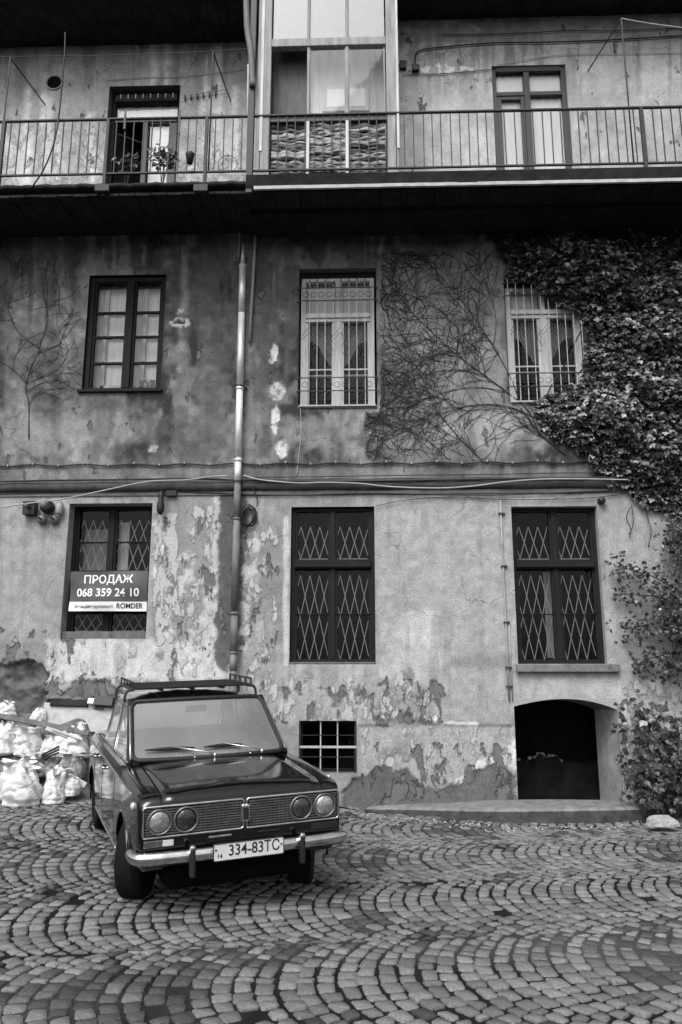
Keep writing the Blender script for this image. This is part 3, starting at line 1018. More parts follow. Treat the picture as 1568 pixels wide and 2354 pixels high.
# rubble block wall inside the arch, blackened to stand for the ledge's shaded front
rows = []
for i in range(24):
    t = i / 23
    xx = x0 + 0.02 + (x1 - x0 - SPL * .6) * t
    pxx = 1190 + 200 * t
    top = onY(1250, 1752, 1.3)[2] + 0.10 * math.exp(-((t - .52) / .1) ** 2) + 0.03 * math.sin(i * 1.9) + .02 * math.sin(i * 4.1)
    xx = x0 - .25 + (x1 - x0 + .4) * t
    rows.append([(xx, 1.25 + .02 * math.sin(i * 2.3), 0.02), (xx, 1.25 + .02 * math.sin(i * 1.7), top - .05), (xx, 1.28, top), (xx, 1.8, top + .01)])
MB().grid(rows).obj('shade_rubble_wall', 'soot_shade', house, fix=False)
for i in range(9):
    xx = x0 + .08 + .085 * i
    s_ = random.uniform(.03, .06) * (1.3 if i in (6, 7) else 1)
    Mx = Matrix.Translation((xx + .1, 1.36, rows[min(23, 2 + int(i * 2.2))][2][2] + s_ * .4)) @ Matrix.Rotation(random.uniform(0, 3), 4, 'Z') @ Matrix.Rotation(random.uniform(-.4, .4), 4, 'X')
    MB().box(-s_, s_, -s_ * .8, s_ * .8, -s_ * .6, s_ * .6, Mx).obj('stone', 'pale_stone', house, .012)  # pale stones stand in for the lit top of the ledge
# ================================================================== WINDOWS
def zat(x, y, Y):
    return onY(x, y, Y)[2]


def xat(x, y, Y):
    return onY(x, y, Y)[0]


def sub_box(name, m, parent, x0, x1, y0, y1, z0, z1, bevel=0.0):
    return MB().box(x0, x1, y0, y1, z0, z1).obj(name, m, parent, bevel)


def frame_bars(w, m, r, y0, y1, t=0.06, bot=None):
    """four members of an outer frame, butted"""
    x0, x1, z0, z1 = r
    b = bot or t
    sub_box('frame', m, w, x0 + .002, x0 + t, y0, y1, z0 + .002, z1 - .002, .004)
    sub_box('frame', m, w, x1 - t, x1 - .002, y0, y1, z0 + .002, z1 - .002, .004)
    sub_box('frame', m, w, x0 + t, x1 - t, y0 + .003, y1, z1 - t, z1 - .002, .004)
    sub_box('frame', m, w, x0 + t, x1 - t, y0 + .003, y1, z0 + .002, z0 + b, .004)


def part(name, parent, label=None):
    o = empty(name); o.parent = parent
    if label:
        o['label'] = label
    return o


def pane(w, x0, x1, y, z0, z1, m='window_glass'):
    dx = random.uniform(-.006, .006)
    return MB().add([(x0, y + dx, z0), (x1, y - dx, z0), (x1, y - dx, z1), (x0, y + dx, z1)], [(0, 1, 2, 3)]).obj('pane', m, w, fix=False)


def drape(w, x0, x1, y, z0, z1, m='curtain', waves=6, amp=.012, bottom=None):
    n = max(10, int((x1 - x0) * 60))
    rows = []
    for i in range(n + 1):
        t = i / n
        x = x0 + (x1 - x0) * t
        yy = y + amp * math.sin(t * waves * 2 * PI) + amp * .5 * math.sin(t * waves * 4.7 * PI + 1)
        zb = z0 if bottom is None else bottom(t)
        rows.append([(x, yy, zb), (x, yy * .5 + y * .5, (zb + z1) / 2), (x, yy, z1)])
    return MB().grid(rows).obj('curtain', m, w, fix=False)


def lattice(g, x0, x1, z0, z1, y, per, nd, m='lattice_paint'):
    """folding lattice: two families of straight strips between z0 and z1, nd lozenges high"""
    H = z1 - z0
    sh = per * nd
    k = int((x1 - x0) / per) + nd + 2
    for fam in (1, -1):
        for i in range(-nd - 1, k):
            xa = x0 + (i + .25) * per; xb = xa + fam * sh
            if fam < 0:
                xa += sh * 0; xb = xa - sh
            t0, t1 = 0.0, 1.0
            dx = xb - xa
            for lim, sgn in ((x0, 1), (x1, -1)):
                v0 = (xa - lim) * sgn; v1 = (xb - lim) * sgn
                if v0 < 0 and v1 < 0:
                    t0, t1 = 1, 0
                elif v0 < 0:
                    t0 = max(t0, v0 / (v0 - v1))
                elif v1 < 0:
                    t1 = min(t1, v0 / (v0 - v1))
            if t1 - t0 < .08:
                continue
            MB().bar((xa + dx * t0, y + .006 * fam, z0 + H * t0), (xa + dx * t1, y + .006 * fam, z0 + H * t1), .0095, .005).obj('strip', m, g)


# ---- ground storey, plain dark casements with folding lattice behind the glass
def cellar_window(k, label, mull, rows, trans, lat, gl):
    r = OP[k]; rev = REV[k]
    y0 = rev - .09; y1 = rev
    w = part('window', house, label)
    frame_bars(w, 'dark_wood', r, y0, y1, .055, .07)
    x0, x1, z0, z1 = r
    xm = mull
    sub_box('mullion', 'dark_wood', w, xm - .035, xm + .035, y0 - .004, y1 - .01, z0 + .07, z1 - .055, .005)
    for zt, th, pr in trans:
        sub_box('transom', 'dark_wood', w, x0 + .055, x1 - .055, y0 - pr, y1 - .02, zt - th / 2, zt + th / 2, .006)
    for a, b in rows:
        for c, d in ((x0 + .055, xm - .035), (xm + .035, x1 - .055)):
            pane(w, c, d, rev - .045, a, b, 'dark_glass')
            # sash members round each pane
            for q in ((c, c + .03, a, b), (d - .03, d, a, b)):
                sub_box('sash', 'dark_wood', w, q[0], q[1], y0 + .02, y1 - .03, q[2], q[3])
    g = thing('window_grille', gl, 'grille', 'folding lattices behind the ground floor windows')
    for a, b, nd in lat:
        for c, d in ((x0 + .095, xm - .07), (xm + .07, x1 - .095)):
            lattice(g, c, d, a, b, rev - .015, .134, nd)
            sub_box('rail', 'lattice_paint', g, c, d, rev - .02, rev - .012, a - .012, a - .002)
    return w


def zk(k, y, Y=None):
    r = OP[k]
    return zat((proj([(r[0] + r[1]) / 2, 0, 3])[0]), y, REV[k] - .05 if Y is None else Y)


W = {}
x_m = xat(258, 1250, REV['A'] - .05)
W['A'] = cellar_window('A', 'window with a sale banner across it', x_m,
                       [(OP['A'][2] + .07, zk('A', 1410)), (zk('A', 1405), zk('A', 1316)), (zk('A', 1312), zk('A', 1249)), (zk('A', 1245), OP['A'][3] - .055)],
                       [(zk('A', 1247), .02, -.02), (zk('A', 1314), .03, -.01), (zk('A', 1408), .03, -.01)],
                       [(zk('A', 1312), zk('A', 1195), 2), (zk('A', 1449), zk('A', 1413), 1)],
                       'pale folding lattice in the window with the sale banner')
xm_c = xat(1281, 1350, .1)
for k, xm, lab in (('B', xat(765, 1350, .1), 'pale folding lattice in the middle ground floor window'), ('C', xat(1281, 1350, .1), 'pale folding lattice in the window above the arched opening')):
    W[k] = cellar_window(k, None, xm,
                         [(OP[k][2] + .07, zk(k, 1414)), (zk(k, 1411), zk(k, 1312)), (zk(k, 1286), OP[k][3] - .055)],
                         [(zk(k, 1412), .014, -.03), (zk(k, 1298), .125, .03), (zk(k, 1303), .03, .05)],
                         [(zk(k, 1517), zk(k, 1322), 2), (zk(k, 1283), zk(k, 1210), 1)], lab)
# curtains half drawn behind
drape(W['A'], OP['A'][0] + .1, x_m - .05, REV['A'] + .12, OP['A'][2] + .9, OP['A'][3] - .3, 'grey_curtain', 4)
drape(W['A'], x_m + .05, x_m + .2, REV['A'] + .1, OP['A'][2] + .9, OP['A'][3] - .2, 'curtain', 3)
drape(W['C'], xm_c - .14, xm_c - .04, REV['C'] + .1, OP['C'][2] + .1, zk('C', 1312), 'grey_curtain', 2, .01)
# sills
r = OP['C']
sub_box('window_sill', 'concrete', house, r[0] - .03, r[1] + .14, -.09, REV['C'] - .09, r[2] - .1, r[2] + .01, .015)
r = OP['A']
sub_box('window_sill', 'brown_wood', house, r[0] + .01, r[1] - .01, .04, REV['A'] - .09, r[2] + .003, r[2] + .1, .01)
r = OP['B']
sub_box('window_sill', 'brown_wood', house, r[0] + .01, r[1] - .01, .0, REV['B'] - .09, r[2] + .003, r[2] + .03, .006)

# ---- small barred cellar window
r = OP['K']
w = part('window', house, 'small barred cellar window beside the car')
g = thing('window_grille', 'small square iron grille in the cellar opening beside the car', 'grille')
for px in (690, 737, 776, 817):
    x = xat(px, 1717, .04)
    MB().bar((x, .045, r[2] + .002), (x, .045, r[3] - .002), .016, .016).obj('bar', 'light_iron' if 700 < px < 800 else 'iron', g)
for py, t in ((1690, .007), (1717, .03), (1740, .009)):
    z = zat(754, py, .04)
    MB().bar((r[0] + .002, .035, z), (r[1] - .002, .035, z), t, .01, up=(0, 1, 0)).obj('bar', 'light_iron' if t > .02 else 'iron', g)
frame_bars(w, 'dark_wood', r, .2, .28, .04)
pane(w, r[0] + .04, r[1] - .04, .24, r[2] + .04, r[3] - .04)

# ---- middle storey left: dark double casement, eight panes
r = OP['D']; rev = REV['D']
w = part('window', house, 'dark framed eight pane window')
frame_bars(w, 'dark_wood', r, rev - .12, rev, .075, .05)
x0, x1, z0, z1 = r
xm = xat(298, 780, rev - .06)
sub_box('mullion', 'dark_wood', w, xm - .05, xm + .05, rev - .13, rev - .01, z0 + .05, z1 - .075, .006)
zz = [zk('D', y, rev - .06) for y in (892, 836, 776, 720, 664)]
for i in range(4):
    for c, d in ((x0 + .075, xm - .05), (xm + .05, x1 - .075)):
        pane(w, c + .03, d - .03, rev - .05, zz[i] + .012, zz[i + 1] - .012)
        if i:
            sub_box('muntin', 'dark_wood', w, c, d, rev - .08, rev - .03, zz[i] - .014, zz[i] + .014)
        # inner white sash seen through the glass
        sub_box('inner_muntin', 'old_white_wood', w, c, d, rev + .10, rev + .13, zz[i] + .06, zz[i] + .1)
for c, d in ((x0 + .075, xm - .05), (xm + .05, x1 - .075)):
    sub_box('sash', 'dark_wood', w, c, c + .03, rev - .09, rev - .02, z0 + .05, z1 - .075)
    sub_box('sash', 'dark_wood', w, d - .03, d, rev - .09, rev - .02, z0 + .05, z1 - .075)
    sub_box('inner_sash', 'old_white_wood', w, c + .09, c + .15, rev + .10, rev + .14, z0 + .05, z1 - .05)
drape(w, x0 - .05, x1 + .05, rev + .17, z0 - .05, z1 - .0, 'bright_curtain', 7, .01)  # bright sheet added in place of reflections in the panes
sub_box('window_sill', 'dark_wood', house, r[0] - .05, r[1] + .03, -.05, rev - .12, r[2] - .05, r[2] - .004, .008)
# little dark label with letters in the last pane
lb = part('label_card', w)
cx, cz = xat(338, 880, rev - .06), zat(338, 880, rev - .06)
sub_box('card', 'banner_dark', w, cx - .12, cx + .12, rev - .047, rev - .044, cz - .06, cz + .05)
bpy.data.objects.remove(lb)
Mt = Matrix.Translation((cx, rev - .0495, cz)) @ Matrix.Rotation(PI / 2, 4, 'X')
link('lettering', text_mesh('Н', .06, Matrix.Translation((cx + .02, rev - .0495, cz + .025)) @ Matrix.Rotation(PI / 2, 4, 'X')), 'ink_white', w, fix=False)
link('lettering', text_mesh('У  Г', .06, Matrix.Translation((cx + .01, rev - .0495, cz - .03)) @ Matrix.Rotation(PI / 2, 4, 'X')), 'ink_white', w, fix=False)


# ---- middle storey: white casements behind wrought grilles
def white_window(k, label, glabel):
    r = OP[k]; rev = REV[k]
    x0, x1, z0, z1 = r
    w = part('window', house, label)
    z1f = z1 - .10
    fr = (x0, x1, z0, z1)
    yA, yB = rev - .10, rev
    sub_box('frame', 'old_white_wood', w, x0 + .03, x0 + .10, yA, yB, z0 + .03, z1f, .006)
    sub_box('frame', 'old_white_wood', w, x1 - .10, x1 - .03, yA, yB, z0 + .03, z1f, .006)
    sub_box('frame', 'old_white_wood', w, x0 + .10, x1 - .10, yA + .003, yB, z1f - .05, z1f, .006)
    sub_box('frame', 'old_white_wood', w, x0 + .03, x1 - .03, yA - .02, yB, z0 + .003, z0 + .03, .006)
    sub_box('frame', 'dark_wood', w, x0 + .002, x1 - .002, yA + .02, yB, z1f + .002, z1 - .002)
    xm = (x0 + x1) / 2
    zt = zk(k, 733 if k == 'E' else 724, rev - .05)
    sub_box('transom', 'old_white_wood', w, x0 + .10, x1 - .10, yA - .035, yB, zt - .02, zt + .055, .01)
    sub_box('transom', 'old_white_wood', w, x0 + .10, x1 - .10, yA - .01, yB, zt - .075, zt - .024, .006)
    sub_box('mullion', 'old_white_wood', w, xm - .055, xm + .055, yA - .012, yB, z0 + .03, zt - .075, .012)
    sub_box('mullion', 'old_white_wood', w, xm - .035, xm + .035, yA - .008, yB, zt + .055, z1f - .05, .01)
    zl = zk(k, 850 if k == 'E' else 842, rev - .05)
    for c, d in ((x0 + .10, xm - .055), (xm + .055, x1 - .10)):
        for q in ((c, c + .035), (d - .035, d)):
            sub_box('sash', 'old_white_wood', w, q[0], q[1], yA + .012, yB - .02, z0 + .03, zt - .075)
        pane(w, c, d, rev - .04, z0 + .03, zt - .075)
        pane(w, c, d, rev - .04, zt + .055, z1f - .05)
        sub_box('muntin', 'old_white_wood', w, c, d, rev - .06, rev - .03, zl - .01, zl + .01)
        sub_box('inner_muntin', 'old_white_wood', w, c, d, rev + .06, rev + .09, zl - .055, zl - .035)
        drape(w, c - .02, d + .02, rev + .03, zt + .03, z1f, 'curtain', 5, .006)
        s = 1 if c < xm - .3 else -1
        zb = zt - .33
        drape(w, c - .02, d + .02, rev + .10, zb, zt, 'grey_curtain', 4, .01,
              bottom=lambda t, s=s: zb - .42 * sstep(.35, .9, t if s > 0 else 1 - t) + .03 * math.sin(t * 9))
    # grille
    g = thing('window_grille', glabel, 'grille', 'wrought iron window grilles on the middle storey')
    yg = -.03
    pv = [693, 711, 729, 747.5, 766.5, 784, 802.5, 820.5, 839, 857]
    dX = x0 - OP['E'][0]; dZ = z0 - OP['E'][2]
    bx = [xat(p, 780, yg) + dX for p in pv]
    hz = lambda y: zat(775, y, yg) + dZ
    zb_, ztop = hz(931), hz(646)
    for i, x in enumerate(bx):
        zt_ = ztop if 0 < i < 9 and i != 4 else hz(652)
        MB().bar((x, yg, zb_), (x, yg, zt_), .011, .011).obj('bar', 'light_iron', g)
        if 0 < i < 9:
            MB().lathe([(.001, -.02), (.012, 0), (.008, .02), (.001, .06)], 6, Matrix.Translation((x, yg, zt_))).obj('spear_tip', 'iron', g)
    for y, mm_ in ((662, 'iron'), (691, 'iron'), (868.5, 'iron'), (898.5, 'iron')):
        MB().bar((x0 - .01, yg - .012, hz(y)), (x1 + .01, yg - .012, hz(y)), .014, .008, up=(0, 1, 0)).obj('cross_bar', mm_, g)
        for xx in (x0 - .012, x1 + .012):       # stays into the wall
            MB().bar((xx, yg - .012, hz(y)), (xx, .03, hz(y)), .012, .012, up=(0, 0, 1)).obj('stay', 'iron', g)
    MB().bar((x0 + .02, yg, zb_ - .008), (x1 - .02, yg, zb_ - .008), .02, .02).obj('cross_bar', 'light_iron', g)
    for i in range(9):
        cx = (bx[i] + bx[i + 1]) / 2
        for zc in (hz(676.5), hz(883.5)):
            rr = min(.042, (bx[i + 1] - bx[i]) / 2 - .007)
            MB().tube([(cx + rr * math.cos(a), yg, zc + rr * math.sin(a)) for a in np.linspace(0, 2 * PI, 15)[:-1]], .004, 5, closed=True).obj('ring', 'iron', g)
    for i in range(0, 8, 2):
        m_ = MB()
        a, b, c = bx[i], bx[i + 1], bx[i + 2]
        m_.tube([(a, yg, hz(772)), (b, yg, hz(750)), (c, yg, hz(778))], .004, 5)
        m_.tube([(a + .01, yg, hz(780)), (b, yg, hz(762)), (c - .01, yg, hz(786))], .004, 5)
        m_.obj('scroll', 'iron', g)
        m_ = MB()
        m_.tube(smooth_poly([(b, yg, hz(760)), ((b + c) / 2, yg, hz(790)), (c, yg, hz(808)), ((b + c) / 2 + .03, yg, hz(818)), (b + .02, yg, hz(812)), (b + .01, yg, hz(796)), (c, yg, hz(768))], 5), .004, 5)
        m_.obj('scroll', 'iron', g)
    return w


white_window('E', 'white casement window behind a wrought grille, beside the downpipe', 'wrought iron grille of the white window between downpipe and bare vine')
white_window('F', 'white casement window half covered by ivy', 'wrought iron grille of the white window half covered by ivy')
r = OP['E']
sub_box('window_sill', 'plaster_dark', house, r[0] + .0, r[1] - .0, -.02, REV['E'] - .12, r[2] - .03, r[2] - .002)

# ---- balcony doors
r = OP['H']; rev = REV['H']
w = part('balcony_door', house, 'glazed double door with white curtains')
x0, x1, z0, z1 = r
frame_bars(w, 'door_frame', r, rev - .1, rev, .07, .12)
xm = xat(1215, 300, rev - .05)
sub_box('frame', 'black_plastic', w, x0 + .07, x1 - .07, rev - .12, rev - .1, z1 - .09, z1 - .004)
sub_box('mullion', 'door_frame', w, xm - .045, xm + .045, rev - .11, rev - .01, z0 + .12, z1 - .07, .008)
zt = zat(1215, 220, rev - .05)
for c, d, lf in ((x0 + .07, xm - .045, 1), (xm + .045, x1 - .07, 0)):
    sub_box('transom', 'door_frame', w, c, d, rev - .105, rev - .02, zt - .035, zt + .035, .006)
    pane(w, c, d, rev - .05, zt + .035, z1 - .07)
    pane(w, c, d, rev - .05, z0 + .12, zt - .035)
    drape(w, c, d, rev - .012, z0 + .12, zt - .03, 'bright_curtain', 4, .004)
    drape(w, c, d, rev - .012, zt + .03, z1 - .08, 'bright_curtain', 4, .004)
    if lf:
        for q in ((c, c + .07, z0 + .12, zt - .035), (d - .06, d, z0 + .12, zt - .035), (c + .07, d - .06, zt - .1, zt - .035)):
            sub_box('sash', 'door_frame', w, q[0], q[1], rev - .09, rev - .03, q[2], q[3], .006)
r = OP['G']; rev = REV['G']
w = part('balcony_door', house, 'dark balcony door standing open')
x0, x1, z0, z1 = r
frame_bars(w, 'dark_wood', r, rev - .1, rev, .07, .1)
zt = zat(335, 275, rev - .05); zt2 = zat(335, 243, rev - .05)
xm = xat(335, 330, rev - .05)
sub_box('roller_box', 'soot_board', w, x0 + .07, x1 - .07, rev - .16, rev - .02, zt2, z1 - .073, .01)
for i in range(8):
    xx = x0 + .16 + i * (x1 - x0 - .3) / 7
    MB().bar((xx, rev - .165, zt2 + .05), (xx, rev - .165, zt2 + .13), .012, .006).obj('hook', 'light_iron', w)
sub_box('transom', 'door_frame', w, x0 + .07, x1 - .07, rev - .11, rev - .02, zt - .09, zt, .006)
pane(w, x0 + .07, x1 - .07, rev - .05, zt, zt2)
drape(w, x0 + .07, x1 - .07, rev - .015, zt, zt2, 'bright_curtain', 4, .004)
sub_box('mullion', 'door_frame', w, xm - .04, xm + .04, rev - .11, rev - .02, z0 + .1, zt - .09, .006)
a, b = xat(340, 330, rev - .05) + .02, xat(389, 330, rev - .05)
zz_ = zat(360, 288, rev - .05)
sub_box('sash', 'door_frame', w, b, x1 - .07, rev - .09, rev - .03, z0 + .1, zt - .09)
sub_box('sash', 'door_frame', w, a, b, rev - .09, rev - .03, zz_, zt - .09)
pane(w, a, b, rev - .05, z0 + .1, zz_)
drape(w, a, b, rev - .015, z0 + .1, zz_, 'bright_curtain', 3, .004)
# left leaf folded inwards
Mx = Matrix.Translation((x0 + .08, rev, 0)) @ Matrix.Rotation(RAD(58), 4, 'Z')
MB().box(0, .62, 0, .05, z0 + .1, zt - .1, Mx).obj('door_leaf', 'dark_wood', w, .006)
MB().bar((x0 + .15, rev - .14, zat(300, 322, rev)), (x0 + .78, rev + .12, zat(300, 335, rev)), .03, .02).obj('door_bar', 'dark_wood', w)

# ================================================================== STRING COURSE, EAVES
zc = zat(784, 1124, -.05)
prof = [(0.0, zc - .012), (-.045, zc), (-.075, zc + .03), (-.085, zc + .07), (-.075, zc + .11), (-.04, zc + .13), (-.035, zc + .155), (.0, zc + .165)]
rows = []
for i in range(90):
    x = WX0 + (WX1 - WX0) * i / 89
    rows.append([(x, p[0] - .004 * math.sin(i * 1.7), p[1] + .006 * math.sin(i * .9)) for p in prof])
MB().grid(rows).obj('string_course', 'cornice', house, fix=False)
z_ = zat(784, 1136, -.02)
sub_box('string_band', 'plaster_dark', house, WX0, WX1, -.02, .0, z_, zc - .014)
# eaves: dark boarded soffits, left lower than right
xb = xat(590, 200, -1.2)
xb2 = xat(915, 200, -1.2)
for (xa, xc_, zs_) in ((WX0, xb, 11.83), (xb + .004, xb2 - .004, 12.12), (xb2, WX1, 12.16)):
    n = int((xc_ - xa) / .145)
    for i in range(n):
        a = xa + (xc_ - xa) * i / n; b = xa + (xc_ - xa) * (i + 1) / n
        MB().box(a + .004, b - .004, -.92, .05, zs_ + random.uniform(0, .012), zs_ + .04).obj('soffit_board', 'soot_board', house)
    sub_box('eaves_deck', 'soot_shade', house, xa, xc_, -.95, .1, zs_ + .045, zs_ + .2)
# wall continues up to the roof
sub_box('wall_head', 'soot_shade', house, WX0, WX1, .012, .25, 11.8, 12.45)

# ================================================================== BALCONY
YF = -1.2
bal = thing('balcony', 'long iron railed balcony running across the house front', 'balcony')
zs0 = zat(300, 424, YF)
# left slab: rough concrete with a thin worn lip
xs_ = xat(565, 410, YF)
rows = []
XA, XB = WX0, xs_
m = MB()
for i in range(61):
    t = i / 60; x = XA + (XB - XA) * t
    j = .008 * math.sin(i * 2.3) + .005 * math.sin(i * 5.1)
    zf = zat(300, 424, YF) + j
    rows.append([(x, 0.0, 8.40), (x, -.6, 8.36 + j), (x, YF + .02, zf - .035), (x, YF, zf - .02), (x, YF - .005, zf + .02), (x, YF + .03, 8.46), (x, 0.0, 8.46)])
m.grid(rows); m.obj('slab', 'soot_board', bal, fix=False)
# boards on the underside of the left slab
nb = 26
for i in range(nb):
    a = XA + (XB - XA) * i / nb; b = XA + (XB - XA) * (i + 1) / nb
    M_ = MB(); d = random.uniform(0, .012)
    M_.add([(a + .006, -.02, 8.39 - d), (b - .006, -.02, 8.39 - d), (b - .006, YF + .05, 8.315 - d), (a + .006, YF + .05, 8.315 - d),
            (a + .006, -.02, 8.41), (b - .006, -.02, 8.41), (b - .006, YF + .05, 8.345), (a + .006, YF + .05, 8.345)],
           [(3, 2, 1, 0), (4, 5, 6, 7), (0, 1, 5, 4), (1, 2, 6, 5), (2, 3, 7, 6), (3, 0, 4, 7)])
    M_.obj('board', 'soot_board', bal)
for px in (236, 462):
    x = xat(px, 428, YF)
    sub_box('bracket_plate', 'rail_iron', bal, x - .1, x + .1, YF - .03, YF + .03, zat(px, 441, YF), zat(px, 426, YF), .006)
# right slab: dark beam over a pale drip edge
X0_, X1_ = xs_ + .003, WX1
zf = zat(1240, 420, YF - .03)
sub_box('slab', 'soot_shade', bal, X0_, X1_, YF + .02, 0, 8.34, 8.46)
sub_box('edge_beam', 'soot_shade', bal, X0_, X1_, YF - .02, YF + .019, zf + .015, zat(1240, 390, YF), .01)
rows = []
for i in range(101):
    x = X0_ + .12 + (X1_ - X0_ - .12) * i / 100
    j = .012 * (float(fbm(x * 3.0, 1.5, 61, 3)) - .5)
    gp = .05 if abs(i - 36) < 2 else 0
    rows.append([(x, YF - .015, zf - .03 + j), (x, YF - .06, zf - .035 + j), (x, YF - .062, zf + .012 + j - gp * .4), (x, YF - .02, zf + .03 + j)])
MB().grid(rows, smooth=False).obj('drip_edge', 'white_rim', bal, fix=False)
sub_box('beam', 'soot_shade', bal, X0_, X1_, -.75, -.6, 8.22, 8.338, .01)
for i in range(22):
    a = X0_ + (X1_ - X0_) * i / 22; b = X0_ + (X1_ - X0_) * (i + 1) / 22
    sub_box('board', 'soot_board', bal, a + .006, b - .006, YF + .03, -.02, 8.30 + random.uniform(0, .01), 8.338)
# railing
YR = YF + .05
zr1 = zat(784, 262, YR); zr0 = zat(784, 389, YR)
xj = xat(577, 300, YR)
for (xa, xc_) in ((WX0, xj - .03), (xj + .03, WX1)):
    MB().box(xa, xc_, YR - .022, YR + .022, zr1 - .018, zr1 + .006).obj('top_rail', 'rail_iron', bal, .004)
    MB().box(xa, xc_, YR - .016, YR + .016, zr0 - .012, zr0 + .012).obj('bottom_rail', 'rail_iron', bal, .003)
bar_me = MB().box(-.007, .007, -.007, .007, 0, zr1 - zr0 - .03).mesh('bar')
x = WX0 + .05
while x < WX1 - .05:
    if abs(x - xj) > .05:
        o = link('bar', bar_me, None if bar_me.materials else 'rail_iron', bal, fix=False)
        o.location = (x + random.uniform(-.008, .008), YR, zr0 + .012)
        o.rotation_euler = (0, random.uniform(-.006, .006), 0)
    x += .128
for px in (6, 246, 474, 1480):
    x = xat(px, 330, YR)
    MB().box(x - .022, x + .022, YR - .026, YR + .026, 8.3, zr1 + .0).obj('post', 'rail_iron', bal, .003)
MB().box(xj - .045, xj + .045, YR - .06, YR + .03, 8.28, 11.9).obj('post', 'iron', bal, .006)
# rail-side oddments: hook irons above the rail by the door
for px, y0_, y1_ in ((288, 300, 256), (413, 310, 256)):
    x = xat(px, 290, YR)
    MB().bar((x, YR - .03, zat(px, y0_, YR)), (x, YR - .03, zat(px, y1_, YR)), .03, .012).obj('hook_iron', 'iron', bal)

# ---- clothes line frames standing on the balcony
for (p0, p1, p2, lab) in (((40, 245), (24, 132), (103, 240), 'rusty clothes line bracket beside the round vent hole'),
                          ((490, 262), (490, 118), (530, 232), 'rusty clothes line bracket left of the glazed booth'),
                          ((1428, 245), (1427, 42), (1352, 163), 'tall clothes line bracket right of the white curtained door')):
    t_ = thing('clothes_line_bracket', lab, 'bracket', 'clothes line brackets over the balcony')
    x = xat(p0[0] if p0[0] > 100 else 24, p1[1], YR)
    zt_ = zat(p1[0], p1[1], YR)
    MB().tube([(x, YR, zr1 - .9), (x, YR, zt_)], .012, 6).obj('upright', 'rail_iron', t_)
    w_ = onY(p2[0], p2[1], 0.0)
    MB().tube([(x, YR, zt_ - .01), (w_[0], -.0, w_[2])], .011, 6).obj('stay', 'rail_iron', t_)


# ================================================================== GLAZED BOOTH ON THE BALCONY
booth = thing('glazed_booth', 'weathered timber booth with glass panes standing on the balcony', 'booth')
YB = YF + .09
bz0 = 8.461; bz1 = 12.1
X = lambda p, y=200: xat(p, y, YB)
bl0, bl1, br0, br1 = X(592), X(623), X(888), X(914)
YW = YB + .1
for a, b, mm_ in ((bl0, bl1, 'grey_wood'), (br0, br1, 'grey_wood')):
    MB().box(a, b, YB - .04, YW - .04, bz0, bz1).obj('corner_post', mm_, booth, .008)
MB().box(br1 - .02, br1 + .012, YB - .055, YB - .04, bz0 + .5, bz1).obj('cover_strip', 'old_white_wood', booth)
MB().box(bl0 + .05, bl0 + .09, YB - .052, YB - .04, bz0 + .5, bz1).obj('cover_strip', 'old_white_wood', booth)
zb1, zb0 = zat(750, 92, YB), zat(750, 110, YB)
MB().box(bl1, br0, YB - .05, YW - .045, zb0, zb1).obj('cross_beam', 'grey_wood', booth, .008)
zs1, zs0_ = zat(750, 264, YB), zat(750, 281, YB)
MB().box(bl1, br0, YB - .03, YW - .045, zs0_, zs1).obj('cross_beam', 'brown_wood', booth, .008)
MB().box(bl1, br0, YB - .03, YW - .045, bz0, bz0 + .1).obj('cross_beam', 'brown_wood', booth, .008)
c1, c2 = X(709), X(798)
for c in (c1, c2):
    MB().box(c - .017, c + .017, YB - .03, YB + .02, zs1, zb0).obj('mullion', 'grey_wood', booth)
    MB().box(c - .022, c + .022, YB - .035, YB + .02, bz0 + .1, zs0_).obj('mullion', 'old_white_wood', booth, .004)
    MB().box(c - .012, c + .012, YB - .03, YB + .02, zb1, bz1).obj('mullion', 'grey_wood', booth)
cols = ((bl1, c1), (c1, c2), (c2, br0))
mat('frosted', 0.27, 0.35, nscale=9, namp=0.18, bump=0.15, spec=0.5)
for i, (a, b) in enumerate(cols):
    MB().box(a + .02, b - .02, YB - .002, YB + .006, zb1 + .003, bz1).obj('frosted_pane', 'frosted', booth)
    if i:
        pane(booth, a + .015, b - .015, YB, zs1, zb0)
        for q in (a + .018, b - .035):
            MB().box(q, q + .017, YB - .012, YB + .012, zs1, zb0).obj('sash', 'grey_wood', booth)
# inside: plank side walls, the house window, pale lining set forward to catch light
MB().box(bl0 + .01, bl0 + .04, YW - .03, -.02, bz0, bz1).obj('side_wall', 'brown_wood', booth)
MB().box(br1 - .04, br1 - .01, YW - .03, -.02, bz0, bz1).obj('side_wall', 'grey_wood', booth)
MB().box(bl1, c1 - .01, YB + .25, YB + .28, zs1 - .2, zb0 + .4).obj('inner_door', 'brown_wood', booth)
MB().box(c1 - .01, br0, -.75, -.72, bz0, bz1 - .6).obj('lining', 'old_white_wood', booth)
q0, q1 = onY(752, 246, -.78), onY(838, 204, -.78)
MB().box(q0[0] - .07, q1[0] + .07, -.78, -.75, q0[2] - .07, q1[2] + .07).obj('inner_window_frame', 'old_white_wood', booth, .006)
MB().box(q0[0], (q0[0] + q1[0]) / 2 - .02, -.785, -.781, q0[2], q1[2]).obj('inner_pane', 'bright_curtain', booth)
MB().box((q0[0] + q1[0]) / 2 + .02, q1[0], -.785, -.781, q0[2], q1[2]).obj('inner_pane', 'bright_curtain', booth)
